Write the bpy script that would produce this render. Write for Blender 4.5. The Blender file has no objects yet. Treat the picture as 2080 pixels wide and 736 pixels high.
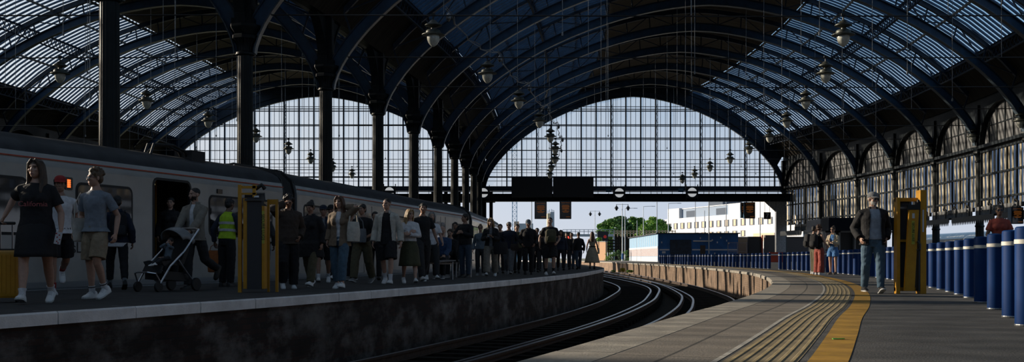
import bpy, bmesh, math, random
from mathutils import Vector, Matrix, Euler, noise
import numpy as np
random.seed(7)
SC = bpy.context.scene
COL = SC.collection
F = 2200.0; HC = 0.6; YH = 522.0; XC = 1040.0     # lens in pixels of a 2080 px frame, eye height, horizon row
PI = math.pi
def R(a): return math.radians(a)
def px(x, d): return (x - XC) * d / F
def pz(y, d): return HC + (YH - y) * d / F
LP = 0.03                                          # the far platform stands a little higher
# ------------------------------------------------------------------ materials
def new_mat(name):
    m = bpy.data.materials.new(name); m.use_nodes = True
    nt = m.node_tree; b = nt.nodes['Principled BSDF']
    return m, nt, b
def N(nt, t, **kw):
    n = nt.nodes.new(t)
    for k, v in kw.items():
        if k in n.inputs.keys(): n.inputs[k].default_value = v
        else: setattr(n, k, v)
    return n
def rgba(c): return (c[0], c[1], c[2], 1.0)
def mat(name, c, rough=0.6, metal=0.0, var=0.0, scale=8.0, bump=0.0, bscale=60.0, emit=None, es=1.0, coat=0.0, spec=.5, stretch=None, two=None, lo=.35, hi=.65):
    m, nt, b = new_mat(name)
    b.inputs['Base Color'].default_value = rgba(c); b.inputs['Roughness'].default_value = rough
    b.inputs['Metallic'].default_value = metal; b.inputs['Coat Weight'].default_value = coat; b.inputs['Specular IOR Level'].default_value = spec
    L = nt.links
    if var or bump or two:
        tc = N(nt, 'ShaderNodeTexCoord'); src = tc.outputs['Object']
        if stretch:
            mp = N(nt, 'ShaderNodeMapping'); mp.inputs['Scale'].default_value = stretch
            L.new(src, mp.inputs['Vector']); src = mp.outputs['Vector']
    if var or two:
        no = N(nt, 'ShaderNodeTexNoise', Scale=scale, Detail=5.0, Roughness=0.6); L.new(src, no.inputs['Vector'])
        cr = N(nt, 'ShaderNodeValToRGB')
        c2 = two if two else tuple(min(1, x * (1 + var)) for x in c)
        c1 = c if two else tuple(x * (1 - var) for x in c)
        cr.color_ramp.elements[0].color = rgba(c1); cr.color_ramp.elements[0].position = lo
        cr.color_ramp.elements[1].color = rgba(c2); cr.color_ramp.elements[1].position = hi
        L.new(no.outputs['Fac'], cr.inputs['Fac']); L.new(cr.outputs['Color'], b.inputs['Base Color'])
    if bump:
        nb = N(nt, 'ShaderNodeTexNoise', Scale=bscale, Detail=4.0); L.new(src, nb.inputs['Vector'])
        bp = N(nt, 'ShaderNodeBump', Strength=bump, Distance=0.02)
        L.new(nb.outputs['Fac'], bp.inputs['Height']); L.new(bp.outputs['Normal'], b.inputs['Normal'])
    if emit:
        b.inputs['Emission Color'].default_value = rgba(emit); b.inputs['Emission Strength'].default_value = es
    return m
def glass_mat(name, tint, dirt, dirt_amt, gloss=0.05, scale=0.7):
    """dusty glazing: mostly see-through, with a film of dirt that scatters light"""
    m, nt, b = new_mat(name); L = nt.links
    nt.nodes.remove(b); out = [n for n in nt.nodes if n.type == 'OUTPUT_MATERIAL'][0]
    tr = N(nt, 'ShaderNodeBsdfTransparent', Color=rgba(tint))
    tl = N(nt, 'ShaderNodeBsdfTranslucent', Color=rgba(dirt))
    tc = N(nt, 'ShaderNodeTexCoord'); no = N(nt, 'ShaderNodeTexNoise', Scale=scale, Detail=6.0)
    L.new(tc.outputs['Object'], no.inputs['Vector'])
    mr = N(nt, 'ShaderNodeMapRange'); mr.inputs['From Min'].default_value = .3; mr.inputs['From Max'].default_value = .7
    mr.inputs['To Min'].default_value = dirt_amt * .6; mr.inputs['To Max'].default_value = dirt_amt * 1.3
    L.new(no.outputs['Fac'], mr.inputs['Value'])
    mx = N(nt, 'ShaderNodeMixShader'); L.new(mr.outputs['Result'], mx.inputs[0])
    L.new(tr.outputs[0], mx.inputs[1]); L.new(tl.outputs[0], mx.inputs[2])
    gl = N(nt, 'ShaderNodeBsdfGlossy', Roughness=.08); m2 = N(nt, 'ShaderNodeMixShader'); m2.inputs[0].default_value = gloss
    L.new(mx.outputs[0], m2.inputs[1]); L.new(gl.outputs[0], m2.inputs[2]); L.new(m2.outputs[0], out.inputs['Surface'])
    return m
def brick_mat(name, c1, c2, mortar, stain, stain_amt, sx=1.0, streak=(.55, .05), rowh=.25):
    """bricks laid in the wall's own UV (metres), with runs of stain"""
    m, nt, b = new_mat(name); L = nt.links
    tc = N(nt, 'ShaderNodeTexCoord')
    br = N(nt, 'ShaderNodeTexBrick', Color1=rgba(c1), Color2=rgba(c2), Mortar=rgba(mortar), Scale=1.0)
    br.inputs['Mortar Size'].default_value = .008; br.inputs['Brick Width'].default_value = .23 * sx; br.inputs['Row Height'].default_value = .078 * sx
    L.new(tc.outputs['UV'], br.inputs['Vector'])
    mp = N(nt, 'ShaderNodeMapping'); mp.inputs['Scale'].default_value = (streak[0], streak[1], 1); L.new(tc.outputs['UV'], mp.inputs['Vector'])
    no = N(nt, 'ShaderNodeTexNoise', Scale=4.0, Detail=6.0, Roughness=.65); L.new(mp.outputs[0], no.inputs['Vector'])
    cr = N(nt, 'ShaderNodeValToRGB'); cr.color_ramp.elements[0].position = .45; cr.color_ramp.elements[1].position = .66
    cr.color_ramp.elements[1].color = (stain_amt,) * 3 + (1,)
    cr.color_ramp.elements[0].color = (0, 0, 0, 1); L.new(no.outputs['Fac'], cr.inputs['Fac'])
    mx = N(nt, 'ShaderNodeMix', data_type='RGBA'); L.new(cr.outputs['Color'], mx.inputs['Factor'])
    L.new(br.outputs['Color'], mx.inputs['A']); mx.inputs['B'].default_value = rgba(stain)
    n2 = N(nt, 'ShaderNodeTexNoise', Scale=1.3, Detail=5.0); L.new(tc.outputs['UV'], n2.inputs['Vector'])
    hs = N(nt, 'ShaderNodeMix', data_type='RGBA', blend_type='MULTIPLY'); hs.inputs['Factor'].default_value = .8
    c2r = N(nt, 'ShaderNodeValToRGB'); c2r.color_ramp.elements[0].color = (.35, .33, .3, 1); c2r.color_ramp.elements[0].position = .35; c2r.color_ramp.elements[1].position = .65
    L.new(n2.outputs['Fac'], c2r.inputs['Fac']); L.new(mx.outputs['Result'], hs.inputs['A']); L.new(c2r.outputs['Color'], hs.inputs['B'])
    L.new(hs.outputs['Result'], b.inputs['Base Color']); b.inputs['Roughness'].default_value = .9
    bp = N(nt, 'ShaderNodeBump', Strength=.5, Distance=.01); L.new(br.outputs['Fac'], bp.inputs['Height']); bp.invert = True
    L.new(bp.outputs['Normal'], b.inputs['Normal'])
    return m
def paving_mat(name, c, joint, width, length, var=.25):
    m, nt, b = new_mat(name); L = nt.links
    tc = N(nt, 'ShaderNodeTexCoord')
    c1 = tuple(x * (1 - var * .35) for x in c); c2 = tuple(x * (1 + var * .35) for x in c)
    br = N(nt, 'ShaderNodeTexBrick', Color1=rgba(c1), Color2=rgba(c2), Mortar=rgba(joint), Scale=1.0, offset=0.0)
    br.inputs['Mortar Size'].default_value = .012; br.inputs['Brick Width'].default_value = length; br.inputs['Row Height'].default_value = width
    L.new(tc.outputs['UV'], br.inputs['Vector'])
    no = N(nt, 'ShaderNodeTexNoise', Scale=2.2, Detail=8.0, Roughness=.7); L.new(tc.outputs['UV'], no.inputs['Vector'])
    cr = N(nt, 'ShaderNodeValToRGB'); cr.color_ramp.elements[0].color = (1 - var,) * 3 + (1,); cr.color_ramp.elements[1].color = (1 + var,) * 3 + (1,)
    cr.color_ramp.elements[0].position = .3; cr.color_ramp.elements[1].position = .7
    L.new(no.outputs['Fac'], cr.inputs['Fac'])
    mx = N(nt, 'ShaderNodeMix', data_type='RGBA', blend_type='MULTIPLY'); mx.inputs['Factor'].default_value = 1
    L.new(br.outputs['Color'], mx.inputs['A']); L.new(cr.outputs['Color'], mx.inputs['B'])
    L.new(mx.outputs['Result'], b.inputs['Base Color']); b.inputs['Roughness'].default_value = .75
    nb = N(nt, 'ShaderNodeTexNoise', Scale=60.0, Detail=4.0); L.new(tc.outputs['UV'], nb.inputs['Vector'])
    bp = N(nt, 'ShaderNodeBump', Strength=.4, Distance=.01); L.new(nb.outputs['Fac'], bp.inputs['Height']); L.new(bp.outputs['Normal'], b.inputs['Normal'])
    return m
M = {}
def mk(key, *a, **k): M[key] = mat(key, *a, **k)
mk('navy_iron', (.007, .021, .046), .45, var=.35, scale=3)
mk('dark_iron', (.007, .011, .014), .5, var=.4, scale=4, spec=.18)
mk('flange_lit', (.045, .065, .085), .35, var=.3, scale=9)  # paler than the other ironwork: light caught along the flange, painted in
mk('board_shaded', (.03, .027, .023), .9, var=.4, scale=1.2, stretch=(.3, 6, .3), spec=.1)  # darker copy of the boards, shade of the lower haunches painted in
mk('kiosk_navy', (.004, .008, .017), .6, spec=.12)
mk('green_iron', (.004, .008, .0095), .42, spec=.22, var=.4, scale=3)
mk('blue_iron', (.010, .047, .108), .5, var=.3, scale=2)
mk('pale_edge', (.2, .2, .19), .5, var=.3, scale=9)
mk('board', (.105, .09, .068), .85, var=.35, scale=1.2, stretch=(.3, 6, .3))
mk('black_paint', (.008, .009, .011), .5)
mk('black_rubber', (.01, .01, .011), .6)
mk('black_gloss', (.006, .007, .009), .12)
mk('white_paint', (.62, .62, .6), .5, var=.12, scale=5)
mk('coping_white', (.8, .79, .78), .7, two=(.6, .59, .58), scale=3, bump=.3)
mk('coping_stone', (.34, .31, .26), .8, two=(.22, .2, .17), scale=4, bump=.3)
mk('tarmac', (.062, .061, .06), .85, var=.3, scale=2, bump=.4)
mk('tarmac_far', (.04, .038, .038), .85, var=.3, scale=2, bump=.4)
mk('tarmac_road', (.06, .062, .065), .9, var=.25, scale=.6, bump=.4)
mk('ballast', (.014, .012, .010), .95, spec=.1, two=(.034, .03, .025), scale=14, bump=1.0, bscale=18)
mk('earth', (.12, .11, .08), .95, two=(.07, .09, .035), scale=.25)
mk('timber', (.014, .012, .010), .9, spec=.1, var=.4, scale=6)
mk('rail_rust', (.05, .03, .02), .85, var=.3)
mk('rail_top', (.55, .55, .57), .28, metal=1.0)
mk('tactile', (.21, .165, .095), .8, var=.25, scale=5)
mk('tactile_rib', (.33, .25, .12), .8, var=.2, scale=7)
mk('yellow_line', (.42, .23, .02), .7, two=(.3, .16, .02), scale=7)
mk('grey_line', (.36, .34, .3), .8, var=.3)
mk('train_white', (.34, .33, .31), .25, var=.08, scale=1.5, coat=.1)
mk('train_grey', (.2, .21, .22), .35)
mk('train_roof', (.03, .032, .036), .5, var=.4, scale=2)
mk('train_under', (.015, .015, .016), .7)
mk('train_red', (.4, .04, .01), .5)
mk('train_glass', (.01, .012, .014), .06, coat=.5)
mk('train_inside', (.08, .08, .07), .6)
mk('lit_strip', (.8, .75, .4), .5, emit=(.8, .72, .35), es=.12)
mk('led_orange', (.3, .05, .01), .5, emit=(1, .16, .03), es=1.6)
mk('screen_orange', (.2, .06, .01), .5, emit=(1, .32, .05), es=.09)
mk('red_light', (.4, .01, .01), .4, emit=(1, .05, .03), es=2.5)
mk('red_dim', (.2, .01, .01), .4, emit=(1, .05, .03), es=.12)
mk('disc_white', (.75, .76, .76), .5, var=.1, scale=6, emit=(.75, .77, .78), es=.5)
mk('sign_blue', (.01, .06, .12), .5)
mk('sign_text', (.12, .2, .26), .5)
mk('ramp_yellow', (.55, .27, .015), .45, two=(.45, .21, .012), scale=6)
mk('ramp_grip', (.05, .05, .055), .8, bump=.6, bscale=200)
mk('label_yellow', (.42, .4, .05), .5)
mk('label_white', (.55, .56, .58), .5)
mk('bollard_blue', (.003, .032, .135), .6, spec=.15, two=(.003, .026, .11), scale=5)
mk('bollard_band', (.62, .6, .53), .5, var=.15)
mk('bollard_chip', (.4, .35, .28), .7)
mk('lamp_bronze', (.07, .075, .065), .45, metal=.5, var=.3, scale=8)
M['lamp_glass'] = mat('lamp_glass', (.55, .56, .5), .12, var=.2, scale=9, coat=.5)
mk('silver', (.5, .5, .52), .3, metal=1.0)
mk('steel', (.25, .26, .27), .4, metal=.8, var=.2)
mk('concrete', (.3, .29, .27), .85, var=.15, scale=2, bump=.3)
mk('render_white', (.5, .51, .53), .8, var=.04, scale=.4)
mk('render_blue', (.15, .21, .3), .7)
mk('window_dark', (.06, .075, .1), .15)
mk('window_tan', (.5, .36, .24), .6)
mk('shed_blue', (.012, .105, .32), .6, var=.25, scale=.8)
mk('shed_pale', (.15, .30, .46), .6, var=.12, scale=3)
mk('shed_white', (.36, .41, .46), .6)
mk('shed_mural', (.3, .33, .37), .7, two=(.27, .19, .18), scale=6)
mk('door_rust', (.06, .045, .04), .7)
mk('leaf', (.10, .21, .03), .7, var=.5, scale=.9)
mk('leaf_dark', (.045, .11, .025), .7, var=.5, scale=.9)
mk('leaf_light', (.16, .3, .04), .7, var=.4, scale=1.5)
mk('flower', (.55, .45, .03), .6)
mk('bark', (.08, .06, .045), .9)
mk('tower_grey', (.34, .38, .42), .8, var=.1, scale=.3)
mk('tower_tan', (.55, .45, .3), .8)
mk('crane_blue', (.12, .3, .45), .5)
mk('post_white', (.55, .6, .63), .5)
mk('terracotta', (.5, .3, .17), .8)
mk('reflection_cream', (.38, .335, .24), .6, two=(.25, .22, .165), scale=2)  # reflections of alternate side-wall panes, painted as cream
mk('lunette_grey', (.095, .097, .1), .7, var=.25, scale=2)
mk('brick_red', (.22, .1, .06), .9, var=.2)
mk('green_scrap', (.15, .5, .06), .5)
M['glass_roof'] = glass_mat('glass_roof', (.93, .96, .97), (.6, .6, .56), .05, .01)
M['glass_gable'] = glass_mat('glass_gable', (.86, .88, .90), (.72, .72, .72), .13, .02, scale=.25)
M['glass_blue'] = glass_mat('glass_blue', (.2, .26, .36), (.2, .22, .25), .3, .08)
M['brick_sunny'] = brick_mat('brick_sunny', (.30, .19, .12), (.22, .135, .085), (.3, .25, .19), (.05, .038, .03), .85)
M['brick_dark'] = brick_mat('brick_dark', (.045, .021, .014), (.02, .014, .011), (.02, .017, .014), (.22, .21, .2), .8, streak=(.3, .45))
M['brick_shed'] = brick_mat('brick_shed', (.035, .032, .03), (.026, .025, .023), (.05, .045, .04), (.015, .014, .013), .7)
M['paving'] = paving_mat('paving', (.18, .157, .13), (.05, .046, .04), .7, 1.75)
# ------------------------------------------------------------------ mesh building
class MB:
    def __init__(s): s.v = []; s.f = []; s.m = []; s.uv = {}
    def add(s, vs, fs, m=0):
        o = len(s.v); s.v += [tuple(v) for v in vs]
        for f in fs: s.f.append(tuple(i + o for i in f)); s.m.append(m)
        return o
    def box(s, c, size, rot=None, m=0):
        hx, hy, hz = (q / 2 for q in size); c = Vector(c)
        vs = [Vector((x, y, z)) for x in (-hx, hx) for y in (-hy, hy) for z in (-hz, hz)]
        if rot is not None: vs = [rot @ v for v in vs]
        s.add([c + v for v in vs], [(0, 1, 3, 2), (4, 6, 7, 5), (0, 4, 5, 1), (2, 3, 7, 6), (0, 2, 6, 4), (1, 5, 7, 3)], m)
    def span(s, x0, x1, y0, y1, z0, z1, m=0):
        s.box(((x0 + x1) / 2, (y0 + y1) / 2, (z0 + z1) / 2), (abs(x1 - x0), abs(y1 - y0), abs(z1 - z0)), None, m)
    def beam(s, a, b, w, h, m=0, up=(0, 0, 1)):
        a = Vector(a); b = Vector(b); d = b - a; L = d.length
        if L < 1e-6: return
        d /= L; u = Vector(up)
        if abs(d.dot(u)) > .98: u = Vector((0, 1, 0))
        x = d.cross(u).normalized(); z = x.cross(d)
        rot = Matrix((x, d, z)).transposed()
        s.box((a + b) / 2, (w, L, h), rot, m)
    def ring(s, c, rx, ry, n=12, rot=None, ph=0):
        c = Vector(c); out = []
        for i in range(n):
            a = 2 * PI * i / n + ph; v = Vector((math.cos(a) * rx, math.sin(a) * ry, 0))
            if rot is not None: v = rot @ v
            out.append(c + v)
        return out
    def loft(s, rings, m=0, caps=True, closed=True):
        n = len(rings[0]); o = len(s.v)
        for r in rings: s.v += [tuple(v) for v in r]
        for k in range(len(rings) - 1):
            for i in range(n if closed else n - 1):
                j = (i + 1) % n
                s.f.append((o + k * n + i, o + k * n + j, o + (k + 1) * n + j, o + (k + 1) * n + i)); s.m.append(m)
        if caps:
            s.f.append(tuple(o + i for i in reversed(range(n)))); s.m.append(m)
            e = o + (len(rings) - 1) * n; s.f.append(tuple(e + i for i in range(n))); s.m.append(m)
    def tube(s, pts, rad, n=10, m=0, caps=True, round_ends=False, sq=1.0, side=None):
        pts = [Vector(p) for p in pts]
        if not hasattr(rad, '__len__'): rad = [rad] * len(pts)
        rad = list(rad)
        if round_ends:
            d0 = (pts[0] - pts[1]).normalized(); d1 = (pts[-1] - pts[-2]).normalized()
            P = []; Q = []
            for t in (.95, .7, .35): P.append(pts[0] + d0 * rad[0] * t); Q.append(rad[0] * math.sqrt(1 - t * t))
            P += pts; Q += rad
            for t in (.35, .7, .95): P.append(pts[-1] + d1 * rad[-1] * t); Q.append(rad[-1] * math.sqrt(1 - t * t))
            pts, rad = P, Q
        rings = []; nrm = None
        for i, p in enumerate(pts):
            a = pts[max(i - 1, 0)]; b = pts[min(i + 1, len(pts) - 1)]; t = (b - a).normalized()
            if nrm is None:
                nrm = Vector(side) if side else (Vector((0, 0, 1)) if abs(t.z) < .9 else Vector((1, 0, 0)))
            nrm = (nrm - t * nrm.dot(t)).normalized(); bn = t.cross(nrm)
            rings.append([p + (nrm * math.cos(2 * PI * k / n) + bn * math.sin(2 * PI * k / n) * sq) * rad[i] for k in range(n)])
        s.loft(rings, m, caps)
    def ell(s, c, r, rot=None, n=14, k=8, m=0):
        c = Vector(c); rings = []
        for j in range(k + 1):
            ph = -PI / 2 + PI * (j + .02 * (1 if j == 0 else 0) - (.02 if j == k else 0)) / k
            rr = max(math.cos(ph), .02); ring = []
            for i in range(n):
                a = 2 * PI * i / n; v = Vector((math.cos(a) * rr * r[0], math.sin(a) * rr * r[1], math.sin(ph) * r[2]))
                if rot is not None: v = rot @ v
                ring.append(c + v)
            rings.append(ring)
        s.loft(rings, m)
    def lathe(s, prof, n=20, c=(0, 0, 0), m=0, axis='Z', caps=True):
        c = Vector(c); rings = []
        for r, z in prof:
            ring = []
            for i in range(n):
                a = 2 * PI * i / n; x, y = math.cos(a) * r, math.sin(a) * r
                ring.append(c + (Vector((x, y, z)) if axis == 'Z' else Vector((x, z, -y)) if axis == 'Y' else Vector((z, x, y))))
            rings.append(ring)
        s.loft(rings, m, caps)
    def plate(s, poly, vec, m=0):
        """polygon (list of 3-D points) thickened along vec"""
        vec = Vector(vec); n = len(poly); o = len(s.v); P = [Vector(p) for p in poly]
        s.v += [tuple(p) for p in P] + [tuple(p + vec) for p in P]
        s.f.append(tuple(o + i for i in range(n))); s.m.append(m)
        s.f.append(tuple(o + n + i for i in reversed(range(n)))); s.m.append(m)
        for i in range(n):
            j = (i + 1) % n; s.f.append((o + i, o + n + i, o + n + j, o + j)); s.m.append(m)
    def grid(s, rows, m=0, uvs=None):
        n = len(rows[0]); o = len(s.v)
        for r in rows: s.v += [tuple(v) for v in r]
        for k in range(len(rows) - 1):
            for i in range(n - 1):
                q = (o + k * n + i, o + k * n + i + 1, o + (k + 1) * n + i + 1, o + (k + 1) * n + i)
                if uvs: s.uv[len(s.f)] = [uvs[k][i], uvs[k][i + 1], uvs[k + 1][i + 1], uvs[k + 1][i]]
                s.f.append(q); s.m.append(m)
    def mesh(s, name, mats=()):
        me = bpy.data.meshes.new(name); me.from_pydata(s.v, [], s.f)
        for x in mats: me.materials.append(x)
        me.polygons.foreach_set('material_index', s.m)
        if s.uv:
            l = me.uv_layers.new(name='UVMap')
            for fi, u in s.uv.items():
                p = me.polygons[fi]
                for k, li in enumerate(p.loop_indices): l.data[li].uv = u[k]
        me.update()
        return me
    def build(s, name, mats, parent=None, smooth=False, loc=None, rotz=None, recalc=True, angle=None):
        if not isinstance(mats, (list, tuple)): mats = [mats]
        me = s.mesh(name, [M[x] if isinstance(x, str) else x for x in mats])
        if recalc:
            bm = bmesh.new(); bm.from_mesh(me); bmesh.ops.recalc_face_normals(bm, faces=bm.faces); bm.to_mesh(me); bm.free()
        if smooth:
            for p in me.polygons: p.use_smooth = True
            if angle: me.set_sharp_from_angle(angle=R(angle))
        o = bpy.data.objects.new(name, me); COL.objects.link(o)
        if parent is not None: o.parent = parent
        if loc is not None: o.location = loc
        if rotz is not None: o.rotation_euler = (0, 0, rotz)
        return o
def tag(o, label, cat, group=None, kind=None):
    o['label'] = label; o['category'] = cat
    if group: o['group'] = group
    if kind: o['kind'] = kind
    return o
def struct(o, label=None):
    o['kind'] = 'structure'
    if label: o['label'] = label
    return o
def thing(name, label, cat, loc=(0, 0, 0), rotz=0, group=None):
    o = bpy.data.objects.new(name, None); COL.objects.link(o); o.location = loc; o.rotation_euler = (0, 0, rotz)
    o.empty_display_size = .1
    return tag(o, label, cat, group)
def dup(o, parent=None, loc=None, rotz=None, label=None, scale=None, group=None):
    c = o.copy(); COL.objects.link(c)
    if parent is not None: c.parent = parent
    if loc is not None: c.location = loc
    if rotz is not None: c.rotation_euler = (0, 0, rotz)
    if scale is not None: c.scale = scale if hasattr(scale, '__len__') else (scale,) * 3
    if label: c['label'] = label
    if group: c['group'] = group
    for ch in list(o.children): dup(ch, c)
    return c
def text(name, body, size, m, parent, loc, rot, extrude=.003, align='LEFT'):
    cu = bpy.data.curves.new(name, 'FONT'); cu.body = body; cu.size = size; cu.extrude = extrude; cu.align_x = align; cu.align_y = 'CENTER'
    tmp = bpy.data.objects.new(name, cu); me = bpy.data.meshes.new_from_object(tmp); bpy.data.objects.remove(tmp); bpy.data.curves.remove(cu)
    me.name = name; me.materials.clear(); me.materials.append(M[m]); o = bpy.data.objects.new(name, me); COL.objects.link(o)
    if parent is not None: o.parent = parent
    o.location = loc; o.rotation_euler = rot
    return o
ORD = ['first', 'second', 'third', 'fourth', 'fifth', 'sixth', 'seventh', 'eighth', 'ninth', 'tenth', 'eleventh', 'twelfth', 'thirteenth', 'fourteenth', 'fifteenth', 'sixteenth',
       'seventeenth', 'eighteenth', 'nineteenth', 'twentieth']
def ordinal(n):
    if n < 20: return ORD[n]
    t = {2: 'twenty', 3: 'thirty', 4: 'forty', 5: 'fifty', 6: 'sixty', 7: 'seventy'}[(n + 1) // 10]
    u = (n + 1) % 10
    return {'twenty': 'twentieth', 'thirty': 'thirtieth', 'forty': 'fortieth', 'fifty': 'fiftieth', 'sixty': 'sixtieth', 'seventy': 'seventieth'}[t] if u == 0 else t + '-' + ORD[u - 1]
# ------------------------------------------------------------------ plan curves, measured from the photograph: X as a function of distance
class Curve:
    def __init__(s, P):
        s.d = [p[0] for p in P]; s.x = [p[1] for p in P]; n = len(P); s.t = []
        for i in range(n):
            a, b = max(i - 1, 0), min(i + 1, n - 1); s.t.append((s.x[b] - s.x[a]) / (s.d[b] - s.d[a]))
    def __call__(s, d):
        D, X, T = s.d, s.x, s.t
        if d <= D[0]: return X[0] + T[0] * (d - D[0])
        if d >= D[-1]: return X[-1] + T[-1] * (d - D[-1])
        k = 0
        while D[k + 1] < d: k += 1
        h = D[k + 1] - D[k]; u = (d - D[k]) / h
        return (2*u**3-3*u*u+1)*X[k] + (u**3-2*u*u+u)*h*T[k] + (-2*u**3+3*u*u)*X[k+1] + (u**3-u*u)*h*T[k+1]
    def slope(s, d): return (s(d + .05) - s(d - .05)) / .1
    def off(s, d, o, z=0.0):
        """point at plan offset o (positive = to the right of the curve)"""
        k = s.slope(d); L = math.sqrt(1 + k * k)
        return Vector((s(d) + o / L, d - o * k / L, z))
RE = Curve([(-8, -5.2), (0, -2.2), (6.2, .08), (8.8, .98), (11.1, 1.76), (13.85, 2.74), (17.9, 4.07), (22, 5.27), (26.4, 6.38), (33.4, 7.83), (42.6, 9.25), (60, 10.6), (88, 11.25), (110, 11.2), (132, 10.7), (180, 8.2)])
LE = Curve([(-8, -12.3), (0, -9.05), (5, -7.1), (10.7, -5.0), (13.2, -4.1), (16.15, -3.06), (19.6, -2.02), (23.5, -.88), (29.2, .55), (36.9, 2.16), (43, 3.15), (50, 4.15), (56, 4.7), (63, 4.98), (72, 5.05), (88, 4.85), (132, 4.0), (180, 1.2)])
BO = Curve([(5, 2.75), (7.6, 3.75), (9.85, 4.62), (12.4, 5.52), (16.7, 6.95), (22, 8.4), (30, 10.3), (38, 11.6), (46.5, 12.45), (55, 12.85), (67.7, 13), (94, 12.9), (120, 12.7)])
CC = Curve([(-12, -28), (6, -21.4), (15, -18.2), (24, -15.3), (32.9, -12.85), (41.9, -10.8), (51, -9.11), (60, -7.72), (69, -6.5), (78.2, -5.5), (87.2, -4.75), (96.3, -4.2), (105.3, -3.8), (114.4, -3.52), (124.5, -3.4), (133, -3.4)])
RC = Curve([(-12, 13.4), (-2, 16.8), (7, 19.8), (16, 22.6), (25, 25.2), (34, 27.5), (43, 29.5), (52, 31.2), (61, 32.5), (70, 33.5), (79.2, 34.2), (88.3, 34.55), (97.3, 34.45), (106.4, 34), (115.4, 33), (124.5, 31.3), (133, 30)])
GD = 124.5; BAY = 9.06
BAYS = [GD - BAY * k for k in range(15)]           # the ribs, counted from the glazed end wall
XL = lambda d: CC(d) - 37.6
ZS = 8.65; RISE = 10.35
def hh(u): return max(0.0, 1 - abs(u) ** 1.7) ** .65
# ------------------------------------------------------------------ people
mk('skin_fair', (.42, .25, .18), .5, var=.08, scale=20); mk('skin_tan', (.3, .165, .11), .5, var=.08, scale=20); mk('skin_brown', (.14, .075, .048), .5, var=.08, scale=20)
mk('eye_dark', (.015, .012, .01), .25); mk('lip', (.25, .10, .085), .45); mk('brow', (.03, .02, .015), .8)
CLOTH = dict(paleblue=(.27, .31, .37), black=(.007, .007, .009), charcoal=(.02, .021, .024), darkgrey=(.04, .04, .043), grey=(.15, .155, .165), greytee=(.17, .20, .24), white=(.6, .6, .62), offwhite=(.45, .43, .38), cream=(.5, .42, .3), beige=(.25, .2, .135), khaki=(.09, .08, .045),
             olive=(.05, .05, .022), brown=(.045, .032, .024), tan=(.17, .125, .085), navy=(.01, .016, .035), blue=(.02, .05, .12), denim=(.055, .105, .155), darkdenim=(.03, .05, .08), hivis=(.35, .55, .02), orange=(.3, .09, .02), red=(.3, .02, .02),
             redpat=(.26, .05, .035), romper=(.07, .2, .45), stone=(.2, .18, .15), dress=(.36, .31, .22), greyblue=(.1, .13, .16), pink=(.35, .1, .1), silverband=(.5, .5, .5))
for k, c in CLOTH.items(): M['c_' + k] = mat('cloth_' + k, c, .85, var=.14, scale=14, bump=.35, bscale=26)
for k, c in dict(brown=(.05, .028, .015), dark=(.012, .009, .008), black=(.006, .006, .007), blond=(.32, .2, .09), grey=(.25, .24, .23), white=(.5, .48, .45), auburn=(.09, .04, .02), mid=(.09, .055, .03)).items(): M['h_' + k] = mat('hair_' + k, c, .5, var=.35, scale=30, bump=.6, bscale=90, stretch=(1, 1, .25))
mk('shoe_white', (.75, .75, .75), .5, var=.08); mk('shoe_black', (.01, .01, .01), .5); mk('shoe_grey', (.15, .15, .15), .6); mk('shoe_brown', (.08, .05, .03), .5); mk('sole_white', (.55, .55, .53), .6); mk('sole_dark', (.02, .02, .02), .7)
QUEUE = []
def remesh(mb, name, mats, parent, voxel, smooth=3, post=None):
    """one continuous skin grown over the overlapping pieces"""
    o = mb.build(name, mats, parent, recalc=True)
    md = o.modifiers.new('skin', 'REMESH'); md.mode = 'VOXEL'; md.voxel_size = voxel; md.use_smooth_shade = True
    ms = o.modifiers.new('relax', 'SMOOTH'); ms.iterations = smooth; ms.factor = .5
    QUEUE.append((o, mats, post)); return o
def flush():
    dg = bpy.context.evaluated_depsgraph_get(); done = []
    for o, mats, post in QUEUE: done.append(bpy.data.meshes.new_from_object(o.evaluated_get(dg)))
    for (o, mats, post), me in zip(QUEUE, done):
        o.modifiers.clear(); old = o.data; nm = old.name; o.data = me; bpy.data.meshes.remove(old); me.name = nm
        me.materials.clear()
        for x in mats: me.materials.append(M[x])
        if post: post(o, me)
        for p in me.polygons: p.use_smooth = True
    QUEUE.clear()
RX = lambda a: Matrix.Rotation(R(a), 3, 'X')
RZ = lambda a: Matrix.Rotation(R(a), 3, 'Z')
def ik(S, T, a, b, pole):
    d = T - S; L = min(d.length, (a + b) * .995); d = d.normalized(); T = S + d * L
    x = (a * a - b * b + L * L) / (2 * L); h = math.sqrt(max(0, a * a - x * x)); p = Vector(pole); p = (p - d * p.dot(d))
    p = p.normalized() if p.length > 1e-4 else Vector((0, 1, 0))
    return S + d * x + p * h, T
ARM = {  # wrist target for the left side (+x), elbow pole
    'down': ((.26, -.03, .88), (.3, 1, 0)), 'fwd': ((.25, -.26, .96), (.2, 1, -.3)), 'back': ((.27, .22, .95), (.2, 1, .2)), 'pocket': ((.2, -.05, .97), (.45, 1, 0)),
    'phone': ((.09, -.30, 1.17), (.7, .5, -1)), 'push': ((.2, -.42, 1.03), (.6, .6, -.8)), 'face': ((.10, -.10, 1.52), (1, -.2, -.5)), 'hair': ((.16, .0, 1.56), (1, -.3, -.2)), 'cross': ((-.04, -.24, 1.15), (.9, .1, -.6)),
    'strap': ((.14, -.16, 1.3), (.9, .2, -1)), 'side': ((.36, -.06, .92), (.4, 1, 0)), 'hold': ((.16, -.26, 1.0), (.7, .6, -.6)), 'lap': ((.12, -.34, .98), (.7, .5, -.5)), 'pull': ((.40, .18, 1.07), (.3, 1, .2))}
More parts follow.
